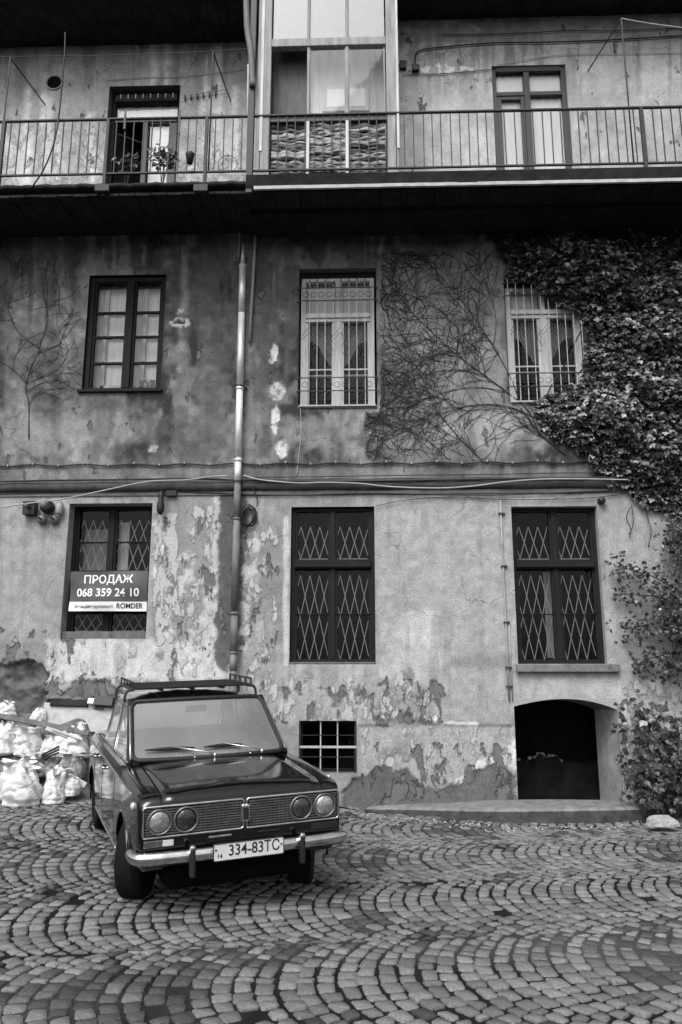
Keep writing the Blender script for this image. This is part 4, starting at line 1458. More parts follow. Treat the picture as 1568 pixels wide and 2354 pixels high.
# woven slats below the panes
slat_mats = ['grey_wood', 'brown_wood', 'brown_wood', 'grey_wood', 'grey_wood', 'dark_wood', 'board_grey']
for i, (a, b) in enumerate(cols):
    z = bz0 + .11
    while z < zs0_ - .03:
        h = random.uniform(.02, .05)
        P = []
        ph = random.uniform(0, 6)
        tl = random.uniform(-.03, .03)
        for k in range(15):
            t = k / 14
            xx = a + .024 + (b - a - .048) * t
            yy = YB + .012 + .014 * math.sin(t * 4 * PI + ph)
            zz_ = z + tl * (t - .5) + .008 * math.sin(t * 7 + ph)
            P.append([(xx, yy, zz_), (xx, yy - .008, zz_ + h * .5), (xx, yy, zz_ + h)])
        MB().grid(P).obj('woven_slat', random.choice(slat_mats), booth, fix=False)
        z += h * random.uniform(.75, 1.15)
    MB().box(a + .024, b - .024, YB + .04, YB + .05, bz0 + .1, zs0_).obj('back_board', 'brown_wood', booth)

# ================================================================== PIPES
dp = thing('downpipe', 'tall zinc rainwater downpipe between the left and middle windows', 'pipe')
YP = -.12
a = onY(559, 560, YP); b = onY(536, 1545, YP)
xt = (a[0] + b[0]) / 2
ztop = a[2]; zbot = b[2]
xp = lambda z: a[0] + (b[0] - a[0]) * (z - ztop) / (zbot - ztop)
br = [562, 610, 720, 893, 1058, 1112, 1192, 1410, 1500, 1545]
for i in range(len(br) - 1):
    z1_ = zat(550, br[i], YP); z0_ = zat(540, br[i + 1], YP)
    rr = .05 if i > 0 else .035
    m_ = 'zinc' if br[i] < 1112 else 'rust_zinc'
    pr = [(xp(z1_), YP, z1_), (xp(z0_), YP, z0_ + .004)]
    MB().tube(pr, [rr * (.35 if i == 0 else .98), rr * 1.02], 18).obj('pipe_section', m_, dp)  # top section tapers to the shape of the pipe's highlight
for y in (612, 893, 1058, 1192, 1410, 1500):
    z_ = zat(545, y, YP)
    MB().lathe([(.05, -.02), (.058, -.018), (.058, .018), (.05, .02)], 18, Matrix.Translation((xp(z_), YP, z_))).obj('collar', 'zinc' if y < 1100 else 'rust_zinc', dp)
for y in (893, 1112, 1192, 1500):
    z_ = zat(545, y, YP) + .03
    MB().lathe([(.052, -.012), (.062, -.012), (.062, .012), (.052, .012)], 18, Matrix.Translation((xp(z_), YP, z_))).obj('clamp', 'iron', dp)
    MB().bar((xp(z_) + .05, YP, z_), (xp(z_) + .09, .0, z_), .02, .01, up=(0, 0, 1)).obj('clamp', 'iron', dp)
# foot of the pipe
z_ = zat(536, 1545, YP)
gz = float(ground_h(xp(z_), YP))
MB().tube([(xp(z_), YP, z_ + .01), (xp(z_) - .01, YP, gz - .02)], .052, 16).obj('pipe_section', 'rust_zinc', dp)
for px0, y0_, px1, y1_, rr, lab, mm_ in ((587, 545, 574, 785, .024, 'short thin pale pipe right of the zinc downpipe', 'white_cable'), (551, 525, 548, 600, .015, 'thin conduit stub at the top of the downpipe', 'grey_cable')):
    p, q_ = onY(px0, y0_, -.05), onY(px1, y1_, -.05)
    t_ = thing('conduit_pipe', lab, 'pipe')
    MB().tube([(p[0], -.01, p[2] + .02), (p[0], -.04, p[2] + .02), (p[0], -.05, p[2] - .02), (q_[0], -.05, q_[2])], rr, 10).obj('pipe_section', mm_, t_)
    MB().box(q_[0] - .03, q_[0] + .03, -.05 + rr, .01, q_[2] + .05, q_[2] + .08).obj('clamp', 'iron', t_)
# upper rain pipe in front of the balcony
t_ = thing('rain_pipe', 'upper rain pipe leaning beside the glazed booth', 'pipe')
P = [onY(566, -40, YF - .02), onY(568, 60, YF - .02), onY(577, 120, YF - .02), onY(581, 200, YF - .02)]
MB().tube(smooth_poly(P, 6), .045, 12).obj('pipe_section', 'rust_zinc', t_)
P = [onY(573, 150, YF + .25), onY(572, 385, YF + .25)]
MB().tube(P, .03, 12).obj('pipe_section', 'white_rim', t_)
# conduit on the right
t_ = thing('conduit_pipe', 'thin vertical conduit left of the window over the arch', 'pipe')
p, q_ = onY(1150, 1150, -.02), onY(1171, 1612, -.02)
MB().tube([(p[0] * (1 - k) + q_[0] * k, -.02, p[2] * (1 - k) + q_[2] * k) for k in (0, .25, .5, .75, 1)], .013, 8).obj('pipe_section', 'grey_cable', t_)
MB().tube([(p[0] * (1 - k) + q_[0] * k + .045, -.015, p[2] * (1 - k) + q_[2] * k) for k in (.62, .8, 1)], .008, 6).obj('pipe_section', 'grey_cable', t_)
for k in (.07, .34, .62, .84, .93):
    x = p[0] * (1 - k) + q_[0] * k; z = p[2] * (1 - k) + q_[2] * k
    MB().box(x - .03, x + .055, -.037, .004, z - .012, z + .012).obj('clamp', 'iron', t_)


# ================================================================== CABLES
def cable(pts, r, m, label, Y=-.04, group=None, sag=0):
    P = smooth_poly([onY(x, y, Y if len(p) < 3 else p[2]) for p in pts for x, y in [p[:2]]], 8)
    me = MB().tube(P, r, 5).mesh('cable')
    o = link('cable', me, m)
    tag(o, label, 'cable', group)
    return o


c_ = thing('clipped_cable', 'black cable clipped along the wall above the string course', 'cable')
pts = [(-40 + i * 58, 1070 + (2.5 if i % 2 else -1.5) - i * .35) for i in range(26)]
MB().tube(smooth_poly([onY(x, y, -.025) for x, y in pts], 5), .011, 6).obj('cable_run', 'black_cable', c_)
for x, y in pts[1:]:
    p = onY(x, y - 1, -.03)
    MB().box(p[0] - .008, p[0] + .008, -.04, .002, p[2] - .01, p[2] + .022).obj('clip', 'grey_cable', c_)
cable([(-40, 1172), (60, 1158), (150, 1146), (250, 1125), (340, 1107), (430, 1103), (480, 1096), (525, 1094)], .011, 'white_cable', 'pale sagging cable rising to the downpipe from the left', -.13)
cable([(560, 1093), (600, 1103), (680, 1110), (745, 1109), (820, 1111), (900, 1119), (1010, 1122), (1090, 1117), (1160, 1108), (1240, 1102), (1330, 1101), (1445, 1103)], .012, 'white_cable', 'pale sagging cable right of the downpipe under the ivy', -.13)
cable([(-40, 1108), (120, 1104), (300, 1102), (430, 1100), (530, 1103), (700, 1106), (900, 1105), (1200, 1100), (1450, 1098)], .014, 'black_cable', 'thick black cable lying along the string course', -.1)
cable([(560, 1098), (700, 1096), (900, 1093), (1150, 1090), (1300, 1087), (1420, 1088)], .007, 'black_cable', 'thin black cable just above the string course on the right', -.06)
cable([(-40, 1136), (200, 1131), (400, 1130), (640, 1138), (860, 1134), (1100, 1139), (1300, 1132), (1460, 1126)], .006, 'black_cable', 'thin black cable just below the string course', -.03)
cable([(865, 1163), (930, 1150), (1040, 1142), (1150, 1148), (1300, 1147), (1400, 1140), (1450, 1130)], .005, 'black_cable', 'thin looping wire above the two right ground floor windows', -.03)
cable([(690, 935), (693, 990), (688, 1040), (682, 1092)], .006, 'white_cable', 'thin pale wire hanging below the middle barred window', -.015)
cable([(-40, 131), (120, 129), (260, 127), (400, 122), (480, 118), (575, 112)], .006, 'black_cable', 'washing line strung across the left end of the balcony', YR)
cable([(150, 75), (148, 130), (135, 270), (122, 335), (100, 390), (72, 432)], .012, 'black_cable', 'black cable hanging down across the left railing', YR - .06)
cable([(925, 172), (1010, 170), (1130, 160)], .006, 'black_cable', 'short wire beside the white stained plaster patch', -.02)
cable([(955, 150), (955, 130), (962, 118), (1000, 110), (1130, 99), (1260, 97), (1400, 92), (1568, 82), (1640, 80)], .011, 'black_cable', 'thick black cable under the right eaves', -.03)
cable([(1015, 80), (1120, 79), (1240, 74), (1300, 70), (1410, 71), (1490, 68), (1620, 62)], .007, 'black_cable', 'thin black cable high under the right eaves', -.03)
cable([(1427, 42), (1480, 52), (1568, 64), (1640, 72)], .008, 'white_cable', 'pale washing line running right from the tall bracket', YR)
cable([(1140, 150), (1220, 136), (1300, 126), (1440, 124), (1640, 120)], .005, 'grey_cable', 'thin wire over the white curtained balcony door', -.02)
cable([(245, 185), (330, 178), (420, 176), (560, 160)], .005, 'grey_cable', 'thin wire above the open balcony door', -.02)
cable([(415, 218), (440, 218), (480, 212), (520, 206)], .006, 'grey_cable', 'wire with pegs right of the open balcony door', -.04)
# ================================================================== THE CAR
car = thing('parked_car', 'dark old four headlamp saloon car parked on the setts with a roof rack', 'car')
POSE = Matrix.Translation((-1.666, -3.033, 0.125)) @ Matrix.Rotation(RAD(-65.83), 4, 'Z') @ Matrix.Rotation(RAD(3.404), 4, 'Y') @ Matrix.Rotation(RAD(2.177), 4, 'X')
car.matrix_world = POSE


def itp(x, tab):
    tab = sorted(tab)
    return float(np.interp(x, [t[0] for t in tab], [t[1] for t in tab]))


HW = [(-2.17, .70), (-2.12, .74), (-1.8, .785), (-1.2, .805), (0, .808), (1.2, .803), (1.6, .79), (1.78, .777), (1.84, .766), (1.868, .752)]
ZS = [(-2.17, .82), (-1.5, .855), (0, .872), (1.2, .862), (1.7, .845), (1.80, .838), (1.868, .79)]
ZT = [(-2.17, .85), (-2.08, .885), (-1.5, .915), (-.9, .925), (.72, .928), (1.2, .908), (1.6, .885), (1.76, .871), (1.81, .862), (1.84, .848), (1.858, .828), (1.868, .80)]
ZBT = [(-2.17, .45), (-2.08, .36), (-1.7, .27), (-1.0, .22), (1.3, .22), (1.6, .29), (1.80, .35), (1.868, .42)]
BON = 0.615


def section(x, cabin=False):
    w = itp(x, HW); zs = itp(x, ZS); zt = itp(x, ZT); zb = itp(x, ZBT)
    zs = min(zs, zt - .02)
    cr = .030 * min(1, max(0, (1.868 - x) / .12)) * (1 if x > 0 else .6)
    if x > 1.85:
        cr *= .4
    m1 = max(.45, zb + .06)
    p = [(0, zb), (.5, zb), (w - .06, zb), (w - .018, zb + .045), (w, m1), (w + .004, max(.62, m1 + .03)), (w - .006, zs - .06), (w - .008, zs - .006),
         (w - .018, zs + .008), (w - .05, zt - .012), (w - .085, zt - .002)]
    if cabin:
        p += [(w - .125, zt), (w - .135, .52), (w - .17, .40), (.5, .385), (.35, .385), (.18, .40), (0, .42)]
    else:
        g = .013 if x > .70 and x < 1.866 else .0015
        bw = BON
        zg = zt + cr * .12
        p += [(bw + .004, zg), (bw + .001, zg - g), (bw - .006, zg - g), (bw - .009, zg + .001), (.42, zt + cr * .6), (.2, zt + cr * .92), (0, zt + cr)]
    return p


STN = [(-2.17, 0), (-2.14, 0), (-2.08, 0), (-1.95, 0), (-1.75, 0), (-1.55, 0), (-1.42, 0), (-1.414, 0), (-1.05, 0), (-1.045, 1), (-.7, 1), (-.2, 1), (.3, 1), (.70, 1), (.705, 0), (.78, 0), (1.0, 0), (1.2, 0), (1.4, 0),
       (1.55, 0), (1.66, 0), (1.74, 0), (1.78, 0), (1.81, 0), (1.83, 0), (1.845, 0), (1.857, 0), (1.864, 0), (1.868, 0)]
bm = bmesh.new()
rings = []
for x, c in STN:
    p = section(x, bool(c))
    full = [(y, z) for y, z in p] + [(-y, z) for y, z in p[-2:0:-1]]
    rings.append([bm.verts.new((x, y, z)) for y, z in full])
n = len(rings[0])
for i in range(len(rings) - 1):
    for k in range(n):
        l = (k + 1) % n
        f = bm.faces.new((rings[i][k], rings[i][l], rings[i + 1][l], rings[i + 1][k]))
        f.smooth = True
bm.faces.new(rings[0][::-1]); bm.faces.new(rings[-1])
bmesh.ops.recalc_face_normals(bm, faces=bm.faces)
me = bpy.data.meshes.new('body'); bm.to_mesh(me); bm.free()
body = link('body', me, 'paint', car, fix=False)
cutters = []
for ax_, rr in ((1.21, .335), (-1.214, .325)):
    for s in (-1, 1):
        M_ = Matrix.Translation((ax_, s * .82, .315)) @ Matrix.Rotation(PI / 2, 4, 'X')
        c = MB().lathe([(rr, -.32), (rr, .32)], 40, M_).obj('cutter', 'underbody', car)
        cutters.append(c)
        md = body.modifiers.new('cut', 'BOOLEAN'); md.operation = 'DIFFERENCE'; md.object = c; md.solver = 'EXACT'
me.materials.append(MAT['underbody'])
dg = bpy.context.evaluated_depsgraph_get(); dg.update()
nm = bpy.data.meshes.new_from_object(body.evaluated_get(dg))
body.modifiers.clear(); body.data = nm; nm.name = 'body'
for c in cutters:
    bpy.data.objects.remove(c)
# hard creases stay hard
for p in nm.polygons:
    if len(p.vertices) > 8:
        p.use_smooth = False
nm.update()
try:
    nm.set_sharp_from_angle(angle=RAD(32))
except Exception:
    pass
# arch lips
for ax_, rr in ((1.21, .337), (-1.214, .327)):
    for s in (-1, 1):
        w = itp(ax_, HW)
        P = []
        for a in np.linspace(RAD(-14), RAD(194), 26):
            P.append((ax_ + rr * math.cos(a), s * (w - .004 - (.02 if math.sin(a) < .2 else 0)), .315 + rr * math.sin(a)))
        MB().tube(P, .010, 6).obj('wheel_arch', 'paint', car)

# bonnet: its own panel over the body, with a rounded front lip
xsb = [.76, .9, 1.05, 1.2, 1.35, 1.5, 1.62, 1.70, 1.75, 1.78, 1.80, 1.82, 1.835, 1.846, 1.856, 1.862]
rows = []
for x in xsb:
    p = section(x)
    half = [(BON - .010, p[14][1] + .004), (.52, p[14][1] * .45 + p[15][1] * .55 + .004), (.42, p[15][1] + .004), (.2, p[16][1] + .004), (0, p[17][1] + .004)]
    rr = [(half[0][0] + .001, half[0][1] - .012)] + half
    rows.append([(x, -y, z) for y, z in rr] + [(x, y, z) for y, z in rr[-2::-1]])
rows.insert(0, [(r[0] - .004, r[1], r[2] - .012) for r in rows[0]])
rows.append([(r[0] - .002, r[1], r[2] - .02) for r in rows[-1]])
MB().grid(rows).obj('bonnet', 'paint', car)
# cowl and its dark grille
MB().box(.70, .758, -.60, .60, .935, .962).obj('cowl', 'paint_matt', car, .006)

# ---- glasshouse
def ws(s, t, off=0.0):
    """point on the windscreen, s -1..1 across, t 0..1 up"""
    b = Vector((.775, .672 * s, .950)); c = Vector((.215, .612 * s, 1.388))
    p = b.lerp(c, t)
    p.x += .085 * (1 - s * s) - .01
    p.z += .014 * (1 - s * s) * t
    nrm = Vector((.62, 0.12 * s, .78))
    return p + nrm * off


rows = [[ws(s, t) for t in np.linspace(.02, .98, 7)] for s in np.linspace(-.985, .985, 19)]
MB().grid(rows).obj('windscreen', 'car_glass', car, fix=False)


def loop(fn, ra=.09, rb=.13, inset=0.0, n=6):
    """rounded loop in (s,t) space"""
    P = []
    for cx, cy, a0 in ((1 - ra, 1 - rb, 0), (-1 + ra, 1 - rb, 90), (-1 + ra, rb, 180), (1 - ra, rb, 270)):
        for k in range(n + 1):
            a = RAD(a0 + 90 * k / n)
            P.append((cx + ra * math.cos(a), cy + rb * math.sin(a)))
    out = []
    for i in range(len(P)):
        q0, q1 = P[i], P[(i + 1) % len(P)]
        d = max(abs(q1[0] - q0[0]), abs(q1[1] - q0[1]))
        m_ = max(1, int(d / .15))
        for k in range(m_):
            s = q0[0] + (q1[0] - q0[0]) * k / m_; t = q0[1] + (q1[1] - q0[1]) * k / m_
            out.append(fn(s * (1 - inset), .5 + (t - .5) * (1 - inset * 1.4)))
    return out


MB().tube(loop(lambda s, t: ws(s, t, .004)), .022, 8, closed=True).obj('windscreen_seal', 'rubber', car)
MB().tube(loop(lambda s, t: ws(s, t, .018)), .006, 6, closed=True).obj('windscreen_trim', 'dull_chrome', car)

NS, NU = 21, 14


def roof_pt(s, u):
    x = .215 - 1.20 * u
    hw = .612 + .012 * math.sin(PI * u) - .035 * u
    e = (1 - abs(s) ** 2.6)
    z = 1.388 + .014 * (1 - s * s) + .050 * e * math.sin(PI * min(1, max(0, u * .92 + .04))) ** .7 - .012 * u
    x += .085 * (1 - s * s) * (1 - u) - .085 * (1 - s * s) * u * .4 - .01 * (1 - u)
    return Vector((x, hw * s, z))


rows = []
for s in np.linspace(-1, 1, NS):
    rows.append([roof_pt(s, u) for u in np.linspace(0, 1, NU)])
first = [[p + Vector((0, -.018, -.03)) for p in rows[0]]]
last = [[p + Vector((0, .018, -.03)) for p in rows[-1]]]
MB().grid(first + rows + last).obj('roof', 'paint', car, fix=True)
for s in (-1, 1):
    P = [roof_pt(s, u) + Vector((0, s * .022, -.028)) for u in np.linspace(0, 1, 12)]
    P = [ws(s * 1.0, t, .012) + Vector((0, s * .012, 0)) for t in (.02, .3, .6, .9)] + P
    MB().tube(P, .011, 6).obj('drip_rail', 'dull_chrome', car)
    # pillars
    b_, t_ = ws(s, .0), ws(s, 1.0)
    MB().bar(b_ + Vector((-.03, s * .02, -.03)), t_ + Vector((-.03, s * .004, .0)), .062, .05, up=(0, s, 0)).obj('pillar', 'paint', car, .012)
    MB().bar((-.17, s * .700, .90), (-.20, s * .618, 1.385), .055, .03, up=(0, s, 0)).obj('pillar', 'paint_matt', car, .006)
    # rear pillar panel
    out = [(-1.02, .70, .915), (-1.46, .665, .90), (-1.0, .575, 1.372), (-.80, .600, 1.378)]
    m = MB()
    vs = [(x, s * y, z) for x, y, z in out] + [(x, s * (y - .04), z) for x, y, z in out]
    m.add(vs, [(0, 1, 2, 3), (7, 6, 5, 4), (0, 4, 5, 1), (1, 5, 6, 2), (2, 6, 7, 3), (3, 7, 4, 0)])
    m.obj('pillar', 'paint', car, .012)
    # side windows
    for q in (((.66, .694, .93), (-.145, .702, .93), (-.17, .622, 1.365), (.20, .622, 1.365)), ((-.20, .702, .93), (-.98, .695, .925), (-.80, .612, 1.36), (-.23, .624, 1.365))):
        MB().add([(x, s * y, z) for x, y, z in q], [(0, 1, 2, 3)]).obj('side_window', 'car_glass', car, fix=False)
        MB().tube([(x, s * (y + .006), z) for x, y, z in q], .009, 6, closed=True).obj('window_trim', 'dull_chrome', car)
    MB().bar((.47, s * .70, .93), (.38, s * .632, 1.25), .012, .012, up=(0, s, 0)).obj('window_trim', 'dull_chrome', car)
    # belt strip, shoulder chrome, sill chrome
    MB().tube([(x, s * (itp(x, HW) - .098), itp(x, ZT) + .006) for x in np.linspace(.72, -1.35, 12)], .008, 5).obj('belt_trim', 'dull_chrome', car)
    MB().tube([(x, s * (itp(x, HW) - .004), min(itp(x, ZS), itp(x, ZT) - .02) - .001) for x in np.linspace(1.60, -2.0, 24)], .0075, 5).obj('shoulder_trim', 'dull_chrome', car)
    MB().tube([(x, s * (itp(x, HW) - .012), .285) for x in np.linspace(.84, -.86, 10)], .009, 5).obj('sill_trim', 'dull_chrome', car)
    # shut lines
    for x_, z0_, z1_ in ((.70, .27, .91), (-.19, .27, .91), (-.93, .52, .91)):
        P = []
        for z in np.linspace(z0_, z1_, 9):
            pr = section(x_)
            ys = np.interp(z, [pr[k][1] for k in range(3, 11)], [pr[k][0] for k in range(3, 11)])
            P.append((x_, s * (ys - .0008), z))
        MB().tube(P, .0032, 4).obj('shut_line', 'rubber', car)
    # handles, fender lamp
    for x_ in (-.06, -.80):
        m = MB(); m.tube([(x_ - .07, s * .800, .79), (x_ - .06, s * .826, .795), (x_ + .04, s * .826, .795), (x_ + .05, s * .80, .79)], .011, 6)
        m.obj('door_handle', 'chrome', car)
    MB().lathe([(.026, -.012), (.03, 0), (.022, .014), (.0, .02)], 14, Matrix.Translation((1.66, s * .782, .775)) @ Matrix.Rotation(-s * PI / 2, 4, 'X')).obj('side_lamp', 'lens_white', car)
# rear window
q = [(-1.43, -.60, .93), (-1.43, .60, .93), (-.99, .55, 1.37), (-.99, -.55, 1.37)]
MB().add(q, [(0, 1, 2, 3)]).obj('rear_window', 'car_glass', car, fix=False)
MB().tube(q, .014, 6, closed=True).obj('window_trim', 'rubber', car)

# ---- cabin
MB().box(.40, .74, -.62, .62, .72, .925).obj('dashboard', 'rubber', car, .03)
for s in (-1, 1):
    Mx = Matrix.Translation((-.12, s * .32, .45)) @ Matrix.Rotation(RAD(-14), 4, 'Y')
    MB().box(-.07, .06, -.25, .25, .0, .66, Mx).obj('seat_back', 'seat_cloth', car, .05)
    MB().box(-.15, .38, s * .32 - .25, s * .32 + .25, .42, .58).obj('seat', 'seat_cloth', car, .05)
MB().box(-1.02, -.86, -.62, .62, .42, 1.0).obj('seat_back', 'seat_cloth', car, .05)
Mx = Matrix.Translation((.30, .33, .93)) @ Matrix.Rotation(RAD(-62), 4, 'Y')
MB().tube([Mx @ Vector((.19 * math.cos(a), .19 * math.sin(a), 0)) for a in np.linspace(0, 2 * PI, 29)[:-1]], .012, 8, closed=True).obj('steering_wheel', 'rubber', car)
MB().bar(Mx @ Vector((0, -.18, 0)), Mx @ Vector((0, .18, 0)), .03, .02).obj('steering_wheel_spoke', 'rubber', car)
MB().tube([Mx @ Vector((0, 0, 0)), Mx @ Vector((0, 0, -.30))], .025, 8).obj('steering_column', 'rubber', car)
MB().box(.12, .15, -.10, .10, 1.27, 1.33).obj('mirror', 'rubber', car, .01)

# ---- wheels
for ax_, st in ((1.21, RAD(-24)), (-1.214, 0)):
    for s in (-1, 1):
        c = POSE @ Vector((ax_, s * .675, 0))
        gz = float(ground_h(c.x, c.y))
        R_ = .298
        zc_ = R_ + (gz - c.z) - .006
        M_ = Matrix.Translation((ax_, s * .675, zc_)) @ Matrix.Rotation(st, 4, 'Z') @ Matrix.Rotation(-s * PI / 2, 4, 'X')
        wh = part('wheel', car)
        ty = [(.19, -.085), (.235, -.100), (.275, -.098), (.294, -.082), (R_, -.04), (R_, .04), (.294, .082), (.275, .098), (.235, .100), (.19, .085)]
        MB().lathe(ty, 40, M_).obj('tyre', 'tyre', wh)
        MB().lathe([(.001, .02), (.10, .03), (.15, .055), (.185, .05), (.192, .078), (.185, .07)], 32, M_).obj('rim', 'dull_chrome', wh)
        MB().lathe([(.075, .03), (.07, .055), (.045, .066), (.0, .068)], 24, M_).obj('hub_cap', 'chrome', wh)
# axles, sump and a floor hung low to deepen the shade beneath
MB().box(-1.5, 1.45, -.50, .50, .12, .235).obj('low_shade_floor', 'underbody', car, .02)
MB().tube([(1.21, -.62, .27), (1.21, .62, .27)], .04, 8).obj('axle', 'underbody', car)
MB().tube([(-1.214, -.62, .27), (-1.214, .62, .27)], .04, 8).obj('axle', 'underbody', car)
MB().box(1.45, 1.79, -.56, .56, .19, .42).obj('front_valance', 'underbody', car, .04)

# ---- front
GX_ = 1.868
GT, GB_, GW = .800, .592, .742
MB().box(GX_ - .01, GX_ + .006, -GW, GW, GB_, GT).obj('grille_back', 'rubber', car)


def rrect(y0, y1, z0, z1, x, r=.02, n=4):
    P = []
    for cy, cz, a0 in ((y1 - r, z1 - r, 0), (y0 + r, z1 - r, 90), (y0 + r, z0 + r, 180), (y1 - r, z0 + r, 270)):
        for k in range(n + 1):
            a = RAD(a0 + 90 * k / n)
            P.append((x, cy + r * math.cos(a), cz + r * math.sin(a)))
    return P


MB().tube(rrect(-GW, -.012, GB_, GT, GX_ + .012), .0085, 6, closed=True).obj('grille_frame', 'chrome', car)
MB().tube(rrect(.012, GW, GB_, GT, GX_ + .012), .0085, 6, closed=True).obj('grille_frame', 'chrome', car)
for i in range(10):
    z = GB_ + .022 + i * (GT - GB_ - .044) / 9
    for a, b in ((-GW + .015, -.03), (.03, GW - .015)):
        MB().box(GX_ + .006, GX_ + .016, a, b, z - .0042, z + .0042).obj('grille_slat', 'grille_chrome', car)
for i in range(-10, 11):
    if i:
        y = i * .033
        MB().box(GX_ + .005, GX_ + .012, y - .001, y + .001, GB_ + .012, GT - .012).obj('grille_fin', 'grille_chrome', car)
for y in (-.628, -.438, .438, .628):
    M_ = Matrix.Translation((GX_ + .012, y, .696)) @ Matrix.Rotation(PI / 2, 4, 'Y')
    outer = abs(y) > .5
    hl = part('headlamp', car)
    MB().lathe([(.090, -.012), (.090, .010), (.085, .015), (.079, .012), (.077, .0)], 36, M_).obj('bezel', 'grille_chrome', hl)
    MB().lathe([(.0, -.06), (.03, -.055), (.055, -.035), (.072, -.01), (.079, .003)], 28, M_).obj('bowl', 'lamp_bowl' if outer else 'lamp_dark', hl)
    MB().lathe([(.079, .004), (.06, .016), (.03, .024), (.0, .027)], 28, M_).obj('lens', 'lens_fluted' if outer else 'lens_dim', hl)
    MB().lathe([(.014, -.05), (.014, -.012), (.0, -.004)], 12, M_).obj('bulb', 'lens_white' if outer else 'dull_chrome', hl)
# emblem
em = part('emblem', car)
MB().box(GX_ + .012, GX_ + .034, -.034, .034, .640, .762).obj('shield', 'chrome', em, .01)
MB().box(GX_ + .030, GX_ + .0365, -.021, .021, .655, .742).obj('shield_field', 'rubber', em, .004)
MB().box(GX_ + .006, GX_ + .02, -.008, .008, GB_ - .02, .648).obj('emblem_bar', 'rubber', em)
# lamps under the grille
for s in (-1, 1):
    MB().box(GX_ - .03, GX_ + .012, min(s * .52, s * .735), max(s * .52, s * .735), .522, .572).obj('turn_lamp', 'lamp_dark' if s < 0 else 'rubber', car, .006)
    if s < 0:
        MB().box(GX_ - .02, GX_ + .016, -.602, -.525, .526, .568).obj('turn_lamp', 'lens_white', car, .004)
    MB().box(GX_ - .01, GX_ + .009, min(s * .10, s * .27), max(s * .10, s * .27), .545, .560).obj('vent_slot', 'dull_chrome' if s < 0 else 'paint_matt', car, .004)

# bumper
pth = [(-.815, 1.70), (-.818, 1.80), (-.795, 1.875), (-.74, 1.915), (-.6, 1.938), (-.3, 1.95), (0, 1.953), (.3, 1.95), (.6, 1.938), (.74, 1.915), (.795, 1.875), (.818, 1.80), (.815, 1.70)]
pth = smooth_poly([np.array([p[1], p[0], 0.0]) for p in pth], 5)
prf = [(-.03, -.040), (-.004, -.044), (.014, -.028), (.022, 0), (.014, .028), (-.004, .044), (-.03, .040)]
rows = []
for i, p in enumerate(pth):
    t = pth[min(i + 1, len(pth) - 1)] - pth[max(i - 1, 0)]; t /= np.linalg.norm(t)
    nn = np.array([t[1], -t[0], 0])
    e = 1 - .35 * max(0, 1 - min(i, len(pth) - 1 - i) / 3)
    rows.append([p + nn * a + np.array([0, 0, .458 + b * e]) for a, b in prf])
MB().grid(rows).obj('bumper', 'chrome', car)
for s in (-1, 1):
    ov = part('overrider', car)
    MB().box(1.94, 2.006, s * .41 - .021, s * .41 + .021, .47, .540).obj('guard', 'chrome', ov, .016)
    MB().box(1.945, 2.012, s * .41 - .019, s * .41 + .019, .32, .520).obj('rubber_pad', 'rubber', ov, .014)
    MB().box(1.80, 1.945, s * .41 - .03, s * .41 + .03, .43, .48).obj('bracket', 'underbody', ov)
# number plate
pl_ = part('number_plate', car)
PXc, PZ = 1.992, .470
MB().box(PXc - .006, PXc, -.262, .262, PZ - .058, PZ + .058).obj('plate', 'plate_white', pl_, .004)
MB().tube(rrect(-.262, .262, PZ - .058, PZ + .058, PXc, .012), .004, 5, closed=True).obj('plate_rim', 'iron', pl_)
BASE = Matrix(((0, 0, 1, 0), (1, 0, 0, 0), (0, 1, 0, 0), (0, 0, 0, 1)))
link('lettering', text_mesh('334-83', .105, Matrix.Translation((PXc + .002, -.022, PZ + .004)) @ BASE, bold=.0012, xscale=.90), 'ink_black', pl_, fix=False)
link('lettering', text_mesh('ТС', .105, Matrix.Translation((PXc + .002, .172, PZ + .004)) @ BASE, bold=.001, xscale=.86), 'ink_black', pl_, fix=False)
link('lettering', text_mesh('14', .042, Matrix.Translation((PXc + .002, -.218, PZ - .026)) @ BASE, bold=.0008), 'ink_black', pl_, fix=False)
for y, z in ((-.245, .018), (.243, .01)):
    MB().lathe([(.007, 0), (.007, .004), (.0, .005)], 10, Matrix.Translation((PXc, y, PZ + z)) @ Matrix.Rotation(PI / 2, 4, 'Y')).obj('bolt', 'iron', pl_)
# wipers
for s0, s1, sp in ((-.84, -.22, .02), (-.10, .42, .66)):
    wp = part('wiper', car)
    P = [ws(s0 + (s1 - s0) * k / 8, .135 + .03 * k / 8 - .03 * (k / 8) ** 2, .028) for k in range(9)]
    MB().tube(P, [.006, .010, .014, .016, .017, .016, .014, .010, .006], 6).obj('blade', 'rubber', wp)
    mid = s0 + (s1 - s0) * .5
    MB().tube([ws(sp, .012, .03), ws(sp - .10, .04, .042), ws(mid, .155, .046)], [.008, .006, .004], 6).obj('arm', 'chrome', wp)
    MB().lathe([(.014, -.02), (.014, .018), (.0, .024)], 10, Matrix.Translation(ws(sp, .0, .02))).obj('pivot', 'chrome', wp)
for y in (-.16, .33):
    MB().lathe([(.009, 0), (.009, .012), (.0, .016)], 8, Matrix.Translation((.80 + .06, y, .957))).obj('washer_jet', 'chrome', car)

